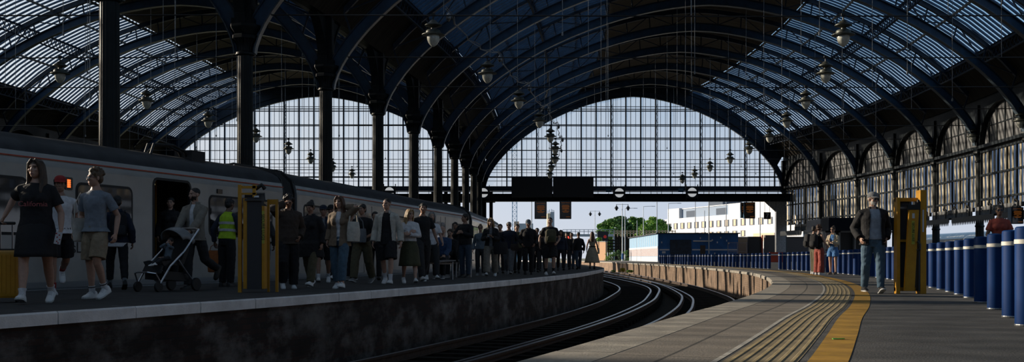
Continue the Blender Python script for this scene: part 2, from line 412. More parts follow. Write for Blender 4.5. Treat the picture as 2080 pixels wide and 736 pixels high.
LEG = {  # (thigh pitch, knee bend, foot pitch) for left, right
    'stand': ((1, 2, 0), (-1, 2, 0)), 'stepL': ((22, 8, 10), (-14, 18, -22)), 'stepR': ((-14, 18, -22), (22, 8, 10)), 'passL': ((16, 42, -20), (-3, 4, 0)), 'passR': ((-3, 4, 0), (16, 42, -20)), 'liftL': ((-20, 48, -58), (6, 4, 0)), 'liftR': ((6, 4, 0), (-20, 48, -58)), 'sit': ((84, 82, 0), (84, 86, 0))}
def hand(b, w, d, palm, thumb, s=1.0, curl=.5, fine=True):
    d = d.normalized(); palm = (palm - d * palm.dot(d)).normalized(); lat = d.cross(palm).normalized()
    if lat.dot(thumb) < 0: lat = -lat
    rings = []
    for t, hw, ht in ((-.012, .024, .018), (.03, .036, .016), (.07, .042, .014), (.09, .04, .012)):
        c = w + d * t * s; rings.append([c + lat * hw * s * math.cos(a) + palm * ht * s * math.sin(a) for a in [2 * PI * i / 10 for i in range(10)]])
    b.loft(rings)
    for i, (o, L) in enumerate(((.033, .068), (.011, .078), (-.011, .072), (-.032, .056))):
        p = w + d * .082 * s + lat * o * s; a1 = curl * 55; a2 = curl * 120
        d1 = d * math.cos(R(a1)) + palm * math.sin(R(a1)); d2 = d * math.cos(R(a2)) + palm * math.sin(R(a2))
        spread = lat * o * .35
        q = p + (d1 + spread).normalized() * L * .55 * s; r = q + d2 * L * .5 * s; b.tube([p - d * .012 * s, p, q, r], [.0095 * s, .0092 * s, .0085 * s, .007 * s], 8, round_ends=True)
    p = w + d * .025 * s + lat * .03 * s; q = p + (lat * .6 + d * .75 + palm * .25).normalized() * .042 * s; r = q + (d * .9 + palm * (.2 + .4 * curl)).normalized() * .032 * s
    b.tube([p, q, r], [.0125 * s, .0105 * s, .008 * s], 8, round_ends=True)
class Person: pass
ALLP = []
def person(label, x, d, h=1.7, yaw=0, z=LP, fem=False, w=1.0, skin='skin_fair', legs='stand', aL='down', aR='down', head=(0, 0), lean=0, hair=('short', 'dark'), top=None, jacket=None, bottom=None, shoes='white', socks=None, extras=(), fine=1, curl=(.5, .5), hs=1.0, twist=0, lift=None, beard=None, pxo=True, group=None):
    """x: photo column of the figure, d: its distance; yaw 0 faces the viewpoint, positive turns to the right of the photo"""
    P = Person(); s = h / 1.75; vox = (.0075, .0115, .017)[fine - 1]; wf = w
    legs = LEG[legs] if isinstance(legs, str) else legs
    hipw = .092 * (1.04 if fem else 1.0); shw = (.153 if fem else .174) * (.65 + .35 * wf)
    # legs first, hip at origin height, then settle on the ground
    joints = {}
    for sx, (tp, kb, fp) in ((1, legs[0]), (-1, legs[1])):
        H = Vector((sx * hipw, 0, .92)); td = Vector((sx * .03, -math.sin(R(tp)), -math.cos(R(tp)))).normalized(); K = H + td * .435
        sd = Vector((-sx * .01, -math.sin(R(tp - kb)), -math.cos(R(tp - kb)))).normalized(); A = K + sd * .42
        foot = RX(-fp) ; dn = foot @ Vector((0, 0, -1)); fw = foot @ Vector((0, -1, 0)); joints[sx] = (H, K, A, fw, dn)
    low = min(min((j[2] + j[4] * .072 + j[3] * t).z for t in (-.06, .19)) for j in joints.values()); dz = -low
    for k in joints: H, K, A, fw, dn = joints[k]; up = Vector((0, 0, dz)); joints[k] = (H + up, K + up, A + up, fw, dn)
    pel = Vector((0, 0, .92 + dz)); TM = RX(lean) @ RZ(twist)
    T = lambda v: pel + TM @ (Vector(v) - Vector((0, 0, .92)))        # torso frame (leans about the hips)
    def rings(rows, add=0.0, zlo=None):
        out = []
        for z_, rx, ry, yo in rows: out.append([T((math.cos(a) * (rx * wf + add), yo + math.sin(a) * (ry * wf + add), z_)) for a in [2 * PI * i / 20 for i in range(20)]])
        return out
    if fem: torso = [(.80, .12, .09, .01), (.88, .168, .118, .01), (.96, .162, .115, .01), (1.04, .138, .1, 0), (1.12, .126, .092, 0), (1.2, .135, .1, 0), (1.29, .148, .112, -.008), (1.37, .15, .1, 0), (1.42, .13, .08, .005), (1.46, .07, .06, .01), (1.5, .05, .052, .01)]
    else: torso = [(.80, .12, .09, .01), (.88, .158, .112, .01), (.96, .156, .112, .0), (1.04, .147, .105, 0), (1.12, .143, .103, 0), (1.2, .15, .11, 0), (1.29, .162, .118, -.005), (1.37, .163, .106, 0), (1.43, .13, .082, .005), (1.47, .08, .065, .01), (1.51, .058, .058, .01)]
    HC_ = T((0, -.015, 1.635)); HM = RZ(head[0]) @ RX(lean * .4 + head[1])
    Hh = lambda v: HC_ + HM @ (Vector(v) * hs)
    arms = {}
    for sx, nm in ((1, aL), (-1, aR)):
        tgt, pole = ARM[nm] if isinstance(nm, str) else nm; S = T((sx * shw, .008, 1.375)); W = T((sx * tgt[0], tgt[1], tgt[2])); pl = TM @ Vector((sx * pole[0], pole[1], pole[2]))
        E, W = ik(S, W, .295, .255, pl); arms[sx] = (S, E, W, nm)
    # ---- body
    b = MB(); b.loft(rings(torso)); awf = .55 + .45 * wf
    if fem:
        for sx in (1, -1): b.ell(T((sx * .07, -.09, 1.27)), (.062 * wf, .055 * wf, .06 * wf))
    b.tube([T((0, .012, 1.42)), T((0, .012, 1.47)), T((0, .006, 1.53)), Hh((0, .0, -.03))], [.085, .062 * (.7 + .3 * wf), .052, .055], 12)
    for sx in (1, -1):
        H, K, A, fw, dn = joints[sx]
        b.tube([H + Vector((-sx * .012, 0, -.01)), H.lerp(K, .35), K + Vector((0, -.004, .03)), K.lerp(A, .06), K.lerp(A, .3) + Vector((0, .012, 0)), K.lerp(A, .7), A], [.074 * wf, .08 * wf, .058 * awf, .053 * awf, .056 * awf, .04 * awf, .036], 12, round_ends=True)
        b.tube([A - fw * .045 + dn * .035, A + fw * .03 + dn * .025, A + fw * .11 + dn * .042, A + fw * .17 + dn * .052], [.033, .036, .033, .022], 10, round_ends=True)
        S, E, W, nm = arms[sx]
        b.tube([T((sx * shw * .6, .008, 1.40)), S, S.lerp(E, .3), S.lerp(E, .85), E, E.lerp(W, .3), W], [.05 * awf, .052 * awf, .047 * awf, .038 * awf, .037 * awf, .038 * awf, .026], 12, round_ends=True)
        hd = (W - E).normalized(); inw = Vector((-sx, 0, 0)); fwd = Vector((0, -1, 0))
        raised = hd.z > -.3
        palm = TM @ (inw if not raised else (Vector((0, .3, 1)) if nm in ('phone', 'push', 'hold', 'lap') else inw + Vector((0, .4, 0)))); th = TM @ (fwd if not raised else Vector((-sx * .2, 0, 1)) if nm not in ('phone', 'push', 'hold', 'lap') else Vector((-sx, 0, .2)))
        if fine < 3: hand(b, W, hd, palm, th, 1.0, curl[0] if sx > 0 else curl[1])
        else:
            hand(b, W, hd, palm, th, 1.08, curl[0] if sx > 0 else curl[1])
    # head: skull, face, jaw, nose, ears
    b.ell(Hh((0, .012, .03)), (.074 * hs, .093 * hs, .086 * hs), HM, 18, 12); b.ell(Hh((0, -.02, -.035)), (.062 * hs, .072 * hs, .082 * hs), HM, 18, 12)
    b.ell(Hh((0, -.045, -.085)), (.036 * hs, .04 * hs, .03 * hs), HM); b.tube([Hh((0, -.085, .015)), Hh((0, -.106, -.028))], [.008 * hs, .0125 * hs], 8, round_ends=True)
    b.tube([Hh((-.038, -.079, .026)), Hh((0, -.087, .024)), Hh((.038, -.079, .026))], .0085 * hs, 8, round_ends=True); b.tube([Hh((-.02, -.083, -.066)), Hh((.02, -.083, -.066))], .0085 * hs, 8, round_ends=True)
    for sx in (1, -1): b.ell(Hh((sx * .076, .012, -.01)), (.010 * hs, .02 * hs, .031 * hs), HM); b.ell(Hh((sx * .04, -.066, -.02)), (.024 * hs, .02 * hs, .022 * hs), HM)
    inv = HM.inverted()
    def face(o, me):
        mi = []
        for p in me.polygons:
            c = p.center / s; q = inv @ (c - HC_) / hs; k = 0; ax = abs(q.x)
            if q.y < -.045 and abs(q.z) < .12 and ax < .09:
                if .016 < ax < .046 and ((ax - .031) / .014) ** 2 + ((q.z - .003) / .0065) ** 2 < 1: k = 1
                elif .014 < ax < .05 and abs(q.z - .026 + (ax - .03) * .12) < .0052: k = 2
                elif ax < .024 and abs(q.z + .066) < .0075 and q.y < -.07: k = 3
                elif beard and q.z < -.035 and not (ax < .03 and q.z > -.055): k = 4
            elif beard and q.z < -.03 and q.z > -.14 and q.y < .0 and ax > .04: k = 4
            mi.append(k)
        me.polygons.foreach_set('material_index', mi)
    for i, v in enumerate(b.v): b.v[i] = (v[0] * s, v[1] * s, v[2] * s)
    root = remesh(b, 'person', [skin, 'eye_dark', 'brow', 'lip', 'h_' + (beard or 'dark')], None, vox * s if fine > 1 else vox, 2, face)
    tag(root, label, 'person', group); root.location = (px(x, d), d, z if lift is None else z + lift); root.rotation_euler = (0, 0, R(yaw))
    def part(bb, name, m, smooth=3, post=None, voxk=1.0):
        for i, v in enumerate(bb.v): bb.v[i] = (v[0] * s, v[1] * s, v[2] * s)
        return remesh(bb, name, [m], root, vox * voxk * (s if fine > 1 else 1), smooth, post)
    def plain(bb, name, m, smooth=True, par=None):
        for i, v in enumerate(bb.v): bb.v[i] = (v[0] * s, v[1] * s, v[2] * s)
        return bb.build(name, m if not isinstance(m, str) else m, par or root, smooth, angle=50)
    P.root, P.T, P.Hh, P.HM, P.s, P.arms, P.joints, P.plain, P.part, P.rings, P.torso, P.TM, P.wf = root, T, Hh, HM, s, arms, joints, plain, part, rings, torso, TM, wf
    def wrinkle(amp):
        def f(o, me):
            if fine > 2: return
            co = np.empty(len(me.vertices) * 3, np.float32); no = np.empty_like(co); me.vertices.foreach_get('co', co); me.vertex_normals.foreach_get('vector', no)
            co = co.reshape(-1, 3); no = no.reshape(-1, 3); x, y, z_ = co.T
            a = np.sin(x * 31 + 2.1 * np.sin(z_ * 17)) * np.sin(z_ * 38 + 1.7 * np.sin(x * 23 + y * 19)) + .6 * np.sin(y * 29 + z_ * 21 + 1.3 * np.sin(x * 41)) * np.sin(x * 37 - z_ * 33)
            me.vertices.foreach_set('co', (co + no * (amp * .55 * a)[:, None]).ravel()); me.update()
        return f
    # ---- upper garments
    def upper(name, m, off, sleeve, hem, collar=1.47, opening=None, sl_r=None, flare=0.0, vis=False):
        off = off * .8; bb = MB(); rows = [r for r in torso if r[0] > hem + .03 and r[0] <= collar]
        def at(zq):
            for i in range(len(torso) - 1):
                a, c = torso[i], torso[i + 1]
                if a[0] <= zq <= c[0]: u = (zq - a[0]) / (c[0] - a[0]); return tuple(a[k] + (c[k] - a[k]) * u for k in range(4))
            return (zq,) + torso[1][1:]
        base = at(max(hem, .88)); rows = [(hem, base[1] + flare, base[2] + flare * .8, base[3])] + rows + ([at(collar)] if collar not in [r[0] for r in torso] else [])
        if hem < .84: rows = [rows[0], (.9, .168 + flare * .5, .12 + flare * .4, .01)] + [r for r in rows[1:] if r[0] > .92]
        out = []
        for z_, rx, ry, yo in rows:
            ad = off * (.45 if z_ > 1.42 else 1); rxx = max(rx, .142 if .98 < z_ < 1.36 and off > .015 else 0)
            out.append([T((math.cos(a) * (rxx * wf + ad), yo + math.sin(a) * (ry * wf + ad), z_)) for a in [2 * PI * i / 24 for i in range(24)]])
        bb.loft(out)
        if fem:
            for sx in (1, -1): bb.ell(T((sx * .068, -.09, 1.27)), (.064 * wf + off * .7, .055 * wf + off * .7, .062 * wf + off * .7))
        for sx in (1, -1):
            S, E, W, nm = arms[sx]; q = off * .75 + .004
            sh = T((sx * shw * .5, .008, 1.40))
            if sleeve == 'short': bb.tube([sh, S, S.lerp(E, .35), S.lerp(E, .66)], [.05 * awf + q, .056 * awf + q, .054 * awf + q, .054 * awf + q + .004], 14)
            elif sleeve == 'long': bb.tube([sh, S, S.lerp(E, .5), E, E.lerp(W, .4), E.lerp(W, .97)], [.05 * awf + q, .056 * awf + q, .05 * awf + q, .046 * awf + q, .042 * awf + q, (.036 + q)], 14)
            elif sleeve == 'cap': bb.tube([sh, S], [.05 * awf + q, .05 * awf + q], 12)
        def post(o, me):
            wrinkle(.004 if off < .02 else .005)(o, me)
            if opening:
                iv = TM.inverted(); bm = bmesh.new(); bm.from_mesh(me); kill = []
                for fc in bm.faces:
                    c = fc.calc_center_median() / s; q = iv @ (c - pel) + Vector((0, 0, .92))
                    g = opening[0] + (opening[1] - opening[0]) * min(1, max(0, (q.z - hem) / (1.45 - hem)))
                    if q.y < -.03 and abs(q.x - .012) < g and q.z < 1.5: kill.append(fc)
                bmesh.ops.delete(bm, geom=kill, context='FACES'); bm.to_mesh(me); bm.free()
        o = part(bb, name, m, 3, post)
        if opening: md = None
        return o
    if top: upper(top.get('name', 'shirt'), 'c_' + top['c'], top.get('off', .011), top.get('sleeve', 'short'), top.get('hem', .9), top.get('collar', 1.465), None, flare=top.get('flare', .004))
    if jacket:
        o = upper(jacket.get('name', 'jacket'), 'c_' + jacket['c'], jacket.get('off', .03), jacket.get('sleeve', 'long'), jacket.get('hem', .84), jacket.get('collar', 1.475), jacket.get('open'), flare=jacket.get('flare', .015))
        if jacket.get('open'): P.openj = o
        if jacket.get('collar_on', True) and fine < 3:
            bb = MB(); cr = []
            for z_, rr in ((1.44, .105), (1.475, .085), (1.505, .078)): cr.append([T((math.cos(a) * rr * 1.12, .012 + math.sin(a) * rr * .95, z_)) for a in [R(-60 + 300 * i / 16) for i in range(17)]])
            bb.loft(cr, 0, False, False); o2 = plain(bb, 'collar', 'c_' + jacket['c'], True, None); o2.parent = o; md = o2.modifiers.new('thickness', 'SOLIDIFY'); md.thickness = .012
    # ---- lower garments
    if bottom:
        kind = bottom['k']; m = 'c_' + bottom['c']; lo = bottom.get('loose', .014); waist = bottom.get('waist', 1.0)
        if kind in ('trousers', 'shorts', 'leggings'):
            bb = MB(); rows = [r for r in torso if r[0] <= waist]; bb.loft(rings([(waist + .02, torso[3][1], torso[3][2], 0)][:1] + rows[::-1], .009))
            ln = bottom.get('len', 1.0)
            for sx in (1, -1):
                H, K, A, fw, dn = joints[sx]
                if kind == 'shorts':
                    pts = [H + Vector((-sx * .008, 0, .0)), H.lerp(K, .35), H.lerp(K, .35 + .65 * bottom.get('len', .8))]; rad = [.082 * wf + lo * .3, .09 * wf + lo, .085 * wf + lo * 1.3]
                else:
                    e = K.lerp(A, bottom.get('len', .97)); fl = bottom.get('flare', 0)
                    pts = [H + Vector((-sx * .006, 0, .01)), H.lerp(K, .35), K, K.lerp(A, .35), e]; rad = [.084 * wf + lo * .4, .084 * wf + lo, .062 * awf + lo * 1.2, .058 * awf + lo * 1.3 + fl * .4, .046 + lo * 1.3 + fl]
                bb.tube(pts, rad, 14)
            part(bb, kind, m, 3, wrinkle(.006 if lo > .008 else .002))
        else:
            hem = bottom['hem']; bb = MB(); n = 44; rws = []
            for i in range(9):
                u = i / 8; z_ = waist + (hem - waist) * u
                fl = bottom.get('flare', .05) * u
                cx = sum(j[1].x for j in joints.values()) / 2; cy = (joints[1][1].y + joints[-1][1].y) / 2 * u * .8; sp = abs(joints[1][1].y - joints[-1][1].y) / 2 * u * .8
                rx = (.145 + .045 * min(1, u * 3)) * wf + fl; ry = (.105 + .03 * min(1, u * 3)) * wf + fl * .9 + sp
                rws.append([T((0, 0, .92)) + Vector((math.cos(a) * (rx + .014 * u * math.sin(a * 9 + 1)), cy * 0.9 + math.sin(a) * (ry + .014 * u * math.cos(a * 7)), z_ - .92)) for a in [2 * PI * k / n for k in range(n)]])
            bb.loft(rws, 0, False); o = plain(bb, kind, m); md = o.modifiers.new('thickness', 'SOLIDIFY'); md.thickness = .006
    # ---- shoes and socks
    if shoes:
        for sx in (1, -1):
            H, K, A, fw, dn = joints[sx]; lat = fw.cross(dn).normalized(); tn = (sx * .12)
            fwd = (fw + lat * 0).normalized()
            bb = MB(); rg = []
            for t, wd, hgt in ((-.088, .022, .06), (-.078, .036, .098), (-.04, .043, .112), (.0, .044, .114), (.04, .043, .1), (.075, .044, .08), (.115, .047, .063), (.155, .045, .052), (.187, .035, .042), (.203, .017, .03)):
                c = A + fwd * t + dn * .072; rg.append([c + lat * wd * math.cos(a) - dn * (.016 + (hgt - .016) * max(0, math.sin(a)) if math.sin(a) > 0 else .014) for a in [2 * PI * k / 14 for k in range(14)]])
            bb.loft(rg); sh = plain(bb, 'shoe', 'shoe_' + shoes, True)
            bb = MB(); rg = []
            for t, wd in ((-.09, .02), (-.078, .037), (-.03, .041), (.04, .042), (.1, .049), (.155, .047), (.19, .035), (.206, .015)):
                c = A + fwd * t + dn * .072; up = .02 if t > -.03 else .027; rg.append([c + lat * wd, c - lat * wd, c - lat * wd - dn * up, c + lat * wd - dn * up])
            bb.loft(rg)
            if fine == 1:
                lb = MB()
                for t, hz in ((.035, .104), (.055, .093), (.075, .083), (.095, .074)):
                    c = A + fwd * t + dn * .072; lb.tube([c + lat * .026 - dn * (hz - .012), c - dn * hz, c - lat * .026 - dn * (hz - .012)], .0045, 6)
                plain(lb, 'laces', 'label_white' if shoes == 'white' else 'shoe_grey', True, sh)
            plain(bb, 'sole', 'sole_white' if shoes in ('white', 'grey') or bottom and bottom.get('wsole') else 'sole_dark', False, sh)
            if socks:
                bb = MB(); bb.tube([A + dn * .02, A.lerp(K, .12), A.lerp(K, socks[1])], [.041, .041, .047 * awf], 12); sk = plain(bb, 'sock', 'c_' + socks[0])
                if len(socks) > 2:
                    bb = MB(); q = socks[1]; bb.tube([A.lerp(K, q - .06), A.lerp(K, q - .03)], [.048 * awf, .0485 * awf], 12); plain(bb, 'sock_stripe', 'c_black', True, sk)
    # ---- hair
    st, hc = hair; hm = 'h_' + hc
    if st != 'bald':
        bb = MB(); rnd = random.Random(int(x * 7))
        if st == 'buzz': bb.ell(Hh((0, .018, .042)), (.0775 * hs, .093 * hs, .078 * hs), HM, 18, 12)
        elif st == 'fringe_grey': bb.ell(Hh((0, .03, .01)), (.08 * hs, .082 * hs, .06 * hs), HM, 18, 12)
        else:
            bb.ell(Hh((0, .02, .045)), (.082 * hs, .098 * hs, .082 * hs), HM, 18, 12); bb.ell(Hh((0, .055, -.01)), (.072 * hs, .06 * hs, .075 * hs), HM, 18, 12)
            for sx in (1, -1): bb.tube([Hh((sx * .076, -.025, .06)), Hh((sx * .079, -.012, .0))], [.018 * hs, .010 * hs], 8, round_ends=True)
        if st == 'quiff':
            for i in range(9): bb.tube([Hh((-.06 + .015 * i, -.05, .095)), Hh((-.06 + .015 * i + rnd.uniform(-.01, .01), -.085, .118 + rnd.uniform(-.008, .012)))], [.02, .012], 8, round_ends=True)
        if st in ('curly', 'curlytop', 'afro'):
            nb = dict(curly=70, curlytop=46, afro=120)[st]
            for _ in range(nb):
                v = Vector((rnd.gauss(0, 1), rnd.gauss(.15, 1), rnd.gauss(.5 if st != 'afro' else .2, 1))).normalized()
                if v.y < -.55 and v.z < .55: continue
                if st == 'curlytop' and v.z < .05: continue
                k = 1.04 if st != 'afro' else 1.28; bb.ell(Hh((v.x * .086 * k, .02 + v.y * .098 * k, .035 + v.z * .098 * k)), (.024 * hs * k,) * 3, None, 8, 6)
        if st in ('long', 'longback', 'bob'):
            Lh = dict(long=.40, longback=.36, bob=.17)[st]
            for i in range(15):
                a = R(-40 + 260 * i / 14); xx, yy = math.cos(a), math.sin(a)
                if yy < -.3 and abs(xx) < .8: continue
                dl = Lh * rnd.uniform(.88, 1.05)
                bb.tube([Hh((xx * .07, .02 + yy * .075, .05)), Hh((xx * .082, .022 + yy * .088, -.03)), Hh((xx * .092, .03 + yy * .085, -.12)), Hh((xx * .10 + rnd.uniform(-.01, .01), .035 + yy * (.085 if st != 'long' or yy > 0 else .11) - (.05 if st == 'long' and yy < .3 else 0), -.12 - (dl - .12) * .55)), Hh((xx * .095 + rnd.uniform(-.015, .015), .04 + yy * .09 - (.06 if st == 'long' and yy < .3 else 0), -dl))], [.022, .024, .026, .025, .012], 8, round_ends=True)
            for sx in (1, -1): bb.tube([Hh((sx * .03, -.06, .112)), Hh((sx * .068, -.055, .06)), Hh((sx * .083, -.035, -.03)), Hh((sx * .088, -.035, -min(Lh, .2)))], [.016, .02, .02, .014], 8, round_ends=True)
        if st in ('bun', 'updo'): bb.ell(Hh((0, .09, .09 if st == 'bun' else .12)), (.045, .045, .045), HM)
        if st == 'ponytail': bb.tube([Hh((0, .1, .04)), Hh((0, .14, -.05)), Hh((0, .13, -.22))], [.03, .035, .015], 10, round_ends=True)
        part(bb, 'hair', hm, 1 if st in ('curly', 'curlytop', 'afro') else 2)
    # ---- things worn
    for e in extras:
        if e[0] == 'cap':
            bb = MB(); rg = []
            for zc, k in ((.035, 1.0), (.07, .985), (.1, .87), (.12, .66), (.132, .38), (.136, .05)): rg.append([Hh((math.cos(a) * .088 * k, .012 + math.sin(a) * .107 * k, zc + (-.01 * math.sin(a) if zc < .06 else 0))) for a in [2 * PI * k2 / 24 for k2 in range(24)]])
            bb.loft(rg); cp = plain(bb, 'cap', 'c_' + e[1]); dirn = e[2] if len(e) > 2 else -1
            bb = MB(); top_, bot_ = [], []
            for i in range(13):
                a = R(205 + 130 * i / 12); r2 = 1.0 - abs(i - 6) / 6 * .42; top_.append(Hh((math.cos(a) * .086, dirn * -1 * (.012 + math.sin(a) * .104), .05))); bot_.append(Hh((math.cos(a) * .08 * 1.02, dirn * -1 * (.012 + math.sin(a) * .105 - .075 * r2 * 1.1), .028)))
            bb.grid([top_, bot_]); o = plain(bb, 'visor', 'c_' + e[1], True, cp); md = o.modifiers.new('thickness', 'SOLIDIFY'); md.thickness = .006
        elif e[0] in ('sunglasses', 'glasses'):
            dz_ = e[1] if len(e) > 1 else 0.0; dy_ = e[2] if len(e) > 2 else 0.0; bb = MB()
            for sx in (1, -1):
                c = [(sx * .034 + .024 * math.cos(a), .019 * math.sin(a)) for a in [2 * PI * i / 14 for i in range(14)]]
                bb.loft([[Hh((qx, -.101 + dy_, qz + dz_)) for qx, qz in c], [Hh((qx, -.094 + dy_, qz + dz_)) for qx, qz in c]]); bb.tube([Hh((sx * .056, -.094 + dy_, .006 + dz_)), Hh((sx * .078, .01, .01 + dz_))], .0035, 6)
            bb.tube([Hh((-.014, -.101 + dy_, .006 + dz_)), Hh((.014, -.101 + dy_, .006 + dz_))], .0035, 6)
            plain(bb, e[0], 'black_gloss' if e[0] == 'sunglasses' else 'window_dark', False)
        elif e[0] == 'belt':
            bb = MB(); bb.loft(rings([(e[1], .15, .108, 0), (e[1] + .035, .148, .106, 0)], .022)); plain(bb, 'belt', 'c_black')
        elif e[0] == 'wristband': S, E, W, nm = arms[e[1]]; bb = MB(); bb.tube([W.lerp(E, .03), W.lerp(E, .1)], [.031, .033], 12); plain(bb, 'watch', 'c_' + e[2])
        elif e[0] == 'reflective':
            for z_ in (1.08, 1.22): bb = MB(); bb.loft(rings([(z_, .15, .105, 0), (z_ + .05, .157, .11, 0)], .04), 0, False); plain(bb, 'reflective_band', 'c_silverband')
        elif e[0] == 'print':
            p = T((0, -.155 * wf - .012, 1.2)); o = text('shirt_print', e[1], .085 * s, 'c_' + e[2], root, tuple(p * s), (R(90), 0, 0), .001, 'CENTER')
    ALLP.append(P); return P
def place(P, v): """a point in the person's own unscaled frame, in the world"""; return P.root.location + Matrix.Rotation(P.root.rotation_euler[2], 3, 'Z') @ (Vector(v) * P.s)
def held(P, name, label, cat, v, bbs, rot=None, group=None):
    """a bag or phone carried by a person: its own thing, standing where the hand or shoulder puts it"""
    t = thing(name, label, cat, place(P, v), P.root.rotation_euler[2] + (R(rot) if rot else 0), group)
    for nm, m, bb, sm in bbs: bb.build(nm, m, t, sm, angle=50)
    return t
def tote_mesh(w, h, q):
    b = MB(); rg = []
    for z, kx, ky in ((-h, .8, .5), (-h * .97, .95, .9), (-h * .6, 1.02, 1.1), (-h * .25, .98, .8), (0, .9, .25)): rg.append([Vector((math.cos(a) * w / 2 * kx, math.sin(a) * q / 2 * ky, z)) for a in [2 * PI * i / 20 for i in range(20)]])
    b.loft(rg); return b
def strap_mesh(w, up, r=.009):
    b = MB(); b.tube([(-w * .36, 0, -.02), (-w * .28, 0, up * .6), (0, 0, up), (w * .28, 0, up * .6), (w * .36, 0, -.02)], r, 8); return b
def backpack_mesh(w=.3, h=.44, q=.17):
    b = MB(); rg = []
    for z, kx, ky in ((0, .8, .7), (.03, .96, .95), (h * .5, 1, 1.05), (h * .85, .95, .9), (h * .97, .75, .7), (h, .5, .4)): rg.append([Vector((math.copysign(abs(math.cos(a)) ** .6, math.cos(a)) * w / 2 * kx, math.copysign(abs(math.sin(a)) ** .6, math.sin(a)) * q / 2 * ky, z)) for a in [2 * PI * i / 24 for i in range(24)]])
    b.loft(rg); p = MB(); rg = []
    for z, k in ((h * .08, .8), (h * .12, 1), (h * .42, 1), (h * .47, .8)): rg.append([Vector((math.cos(a) * w * .38 * k, q * .5 + math.sin(a) * .04 * k, z)) for a in [2 * PI * i / 16 for i in range(16)]])
    p.loft(rg); return b, p
def straps_mesh(w=.24, h=.44):
    b = MB()
    for sx in (-1, 1): b.tube([(sx * w / 2, -.06, h * .95), (sx * w / 2, -.16, h * 1.05), (sx * w / 2, -.29, h * .8), (sx * w / 2 * 1.15, -.27, h * .45), (sx * w / 2 * 1.3, -.1, h * .15)], .016, 6)
    return b
def phone(P, label, sx, m='black_gloss'):
    S, E, W, nm = P.arms[sx]; dd = (W - E).normalized(); p = W + dd * .1 + Vector((0, -.015, .02)); b = MB(); b.box((0, 0, 0), (.072, .01, .145), RX(-50)); t = held(P, 'phone', label, 'phone', p, [('case', m, b, False)])
    b = MB(); b.box((0, 0, 0), (.064, .012, .132), RX(-50)); b.build('screen', 'window_dark', t); return t
# ---- the crowd on the far platform, from the left of the photograph to the right
p = person('woman in a black printed t-shirt and knee-length black skirt pulling the yellow suitcase', 74, 13.2, 1.76, 12, fem=True, w=1.17, legs='stepR', aR='pull', aL=((.30, -.1, .9), (.3, 1, 0)), head=(-22, -2), hair=('long', 'brown'),
           top=dict(c='black', name='tshirt', off=.022, hem=.86, flare=.012), bottom=dict(k='skirt', c='black', hem=.57, flare=.012, waist=1.0), shoes='white', socks=('white', .2), extras=(('sunglasses', .085, .03), ('print', 'California', 'pink')), curl=(.7, 1.0))
b = MB(); b.box((0, 0, 0), (.075, .012, .15), Matrix.Rotation(.2, 3, 'Y')); S, E_, W, nm = p.arms[1]; t = held(p, 'phone', 'phone in a patterned white case held by the woman with the suitcase', 'phone', W + (W - E_).normalized() * .13 + Vector((-.03, -.02, 0)), [('case', 'label_white', b, False)])
b = MB(); 
for i, (x, z) in enumerate(((-.015, -.04), (.018, -.02), (-.01, .01), (.015, .035), (-.018, .055), (.0, -.06))): b.lathe([(.009, 0), (.009, .003)], 8, (x, -.009, z), 0, 'Y')
b.build('case_pattern', 'c_red', t)
person('man in a red cap and white t-shirt walking behind the woman with the suitcase', 122, 16.4, 1.78, 30, legs='liftL', aL='back', aR='fwd', head=(-10, 0), hair=('short', 'dark'), skin='skin_tan', top=dict(c='white', name='tshirt', hem=.9, flare=.048), bottom=dict(k='shorts', c='black', len=.8, loose=.02), socks=('red', .25), extras=(('cap', 'red'),))
p = person('man with curly brown hair, grey t-shirt and beige shorts in white trainers', 194, 14.6, 1.74, -14, legs='passL', aR=((.3, -.02, .9), (.4, 1, 0)), aL=((.27, .06, .88), (.3, 1, 0)), head=(-32, 2), hair=('curlytop', 'mid'), top=dict(c='greytee', name='tshirt', hem=.9, flare=.048), bottom=dict(k='shorts', c='beige', len=.86, loose=.022, waist=.98), socks=('white', .24, 1), extras=(('glasses', 0),))
held(p, 'tote_bag', 'cream cloth tote on the shoulder of the man in beige shorts', 'bag', (-.235, .0, 1.1), [('bag_body', 'c_offwhite', tote_mesh(.26, .32, .09), True), ('strap', 'c_offwhite', strap_mesh(.3, .34), True)], 80)
p = person('person in dark jacket and black leggings with a backpack, back turned, by the train window', 238, 18.8, 1.63, 205, fem=True, legs='stepL', hair=('short', 'black'), skin='skin_tan', aR=((.27, .0, .88), (.3, 1, 0)), aL='strap', top=dict(c='white', name='shirt', hem=.8, off=.02), jacket=dict(c='navy', hem=.88, off=.036), bottom=dict(k='leggings', c='black', loose=.012, len=.8), shoes='black', socks=('grey', .3), fine=2)
bp, pk = backpack_mesh(.28, .42, .16); held(p, 'backpack', 'black backpack on the person in dark jacket by the train window', 'bag', (0, .24, .98), [('pack_body', 'c_black', bp, True), ('front_pocket', 'c_charcoal', pk, True), ('strap', 'c_charcoal', straps_mesh(), True)])
person('dark-haired woman in black standing in the open train doorway', 346, 22.75, 1.68, 20, lift=.13, fem=True, legs='stand', aL='hold', aR='down', head=(-15, 0), hair=('ponytail', 'dark'), top=dict(c='black', off=.014, sleeve='long'), jacket=dict(c='black', hem=.8, off=.034), bottom=dict(k='trousers', c='black'), shoes='black', fine=2)
p = person('bearded man in an open taupe overshirt and white t-shirt pushing the pushchair', 396, 18.95, 1.77, -16, legs='liftL', aL=((.13, -.40, .96), (.6, .6, -.8)), aR=((.1, -.42, .98), (.6, .6, -.8)), head=(-24, 3), hair=('buzz', 'dark'), beard='dark', top=dict(c='white', name='tshirt', off=.012), jacket=dict(c='stone', off=.032, hem=.84, open=(.055, .035)), bottom=dict(k='trousers', c='charcoal', loose=.016), shoes='black', socks=('charcoal', .2), extras=(('wristband', 1, 'white'),), curl=(.9, .9))
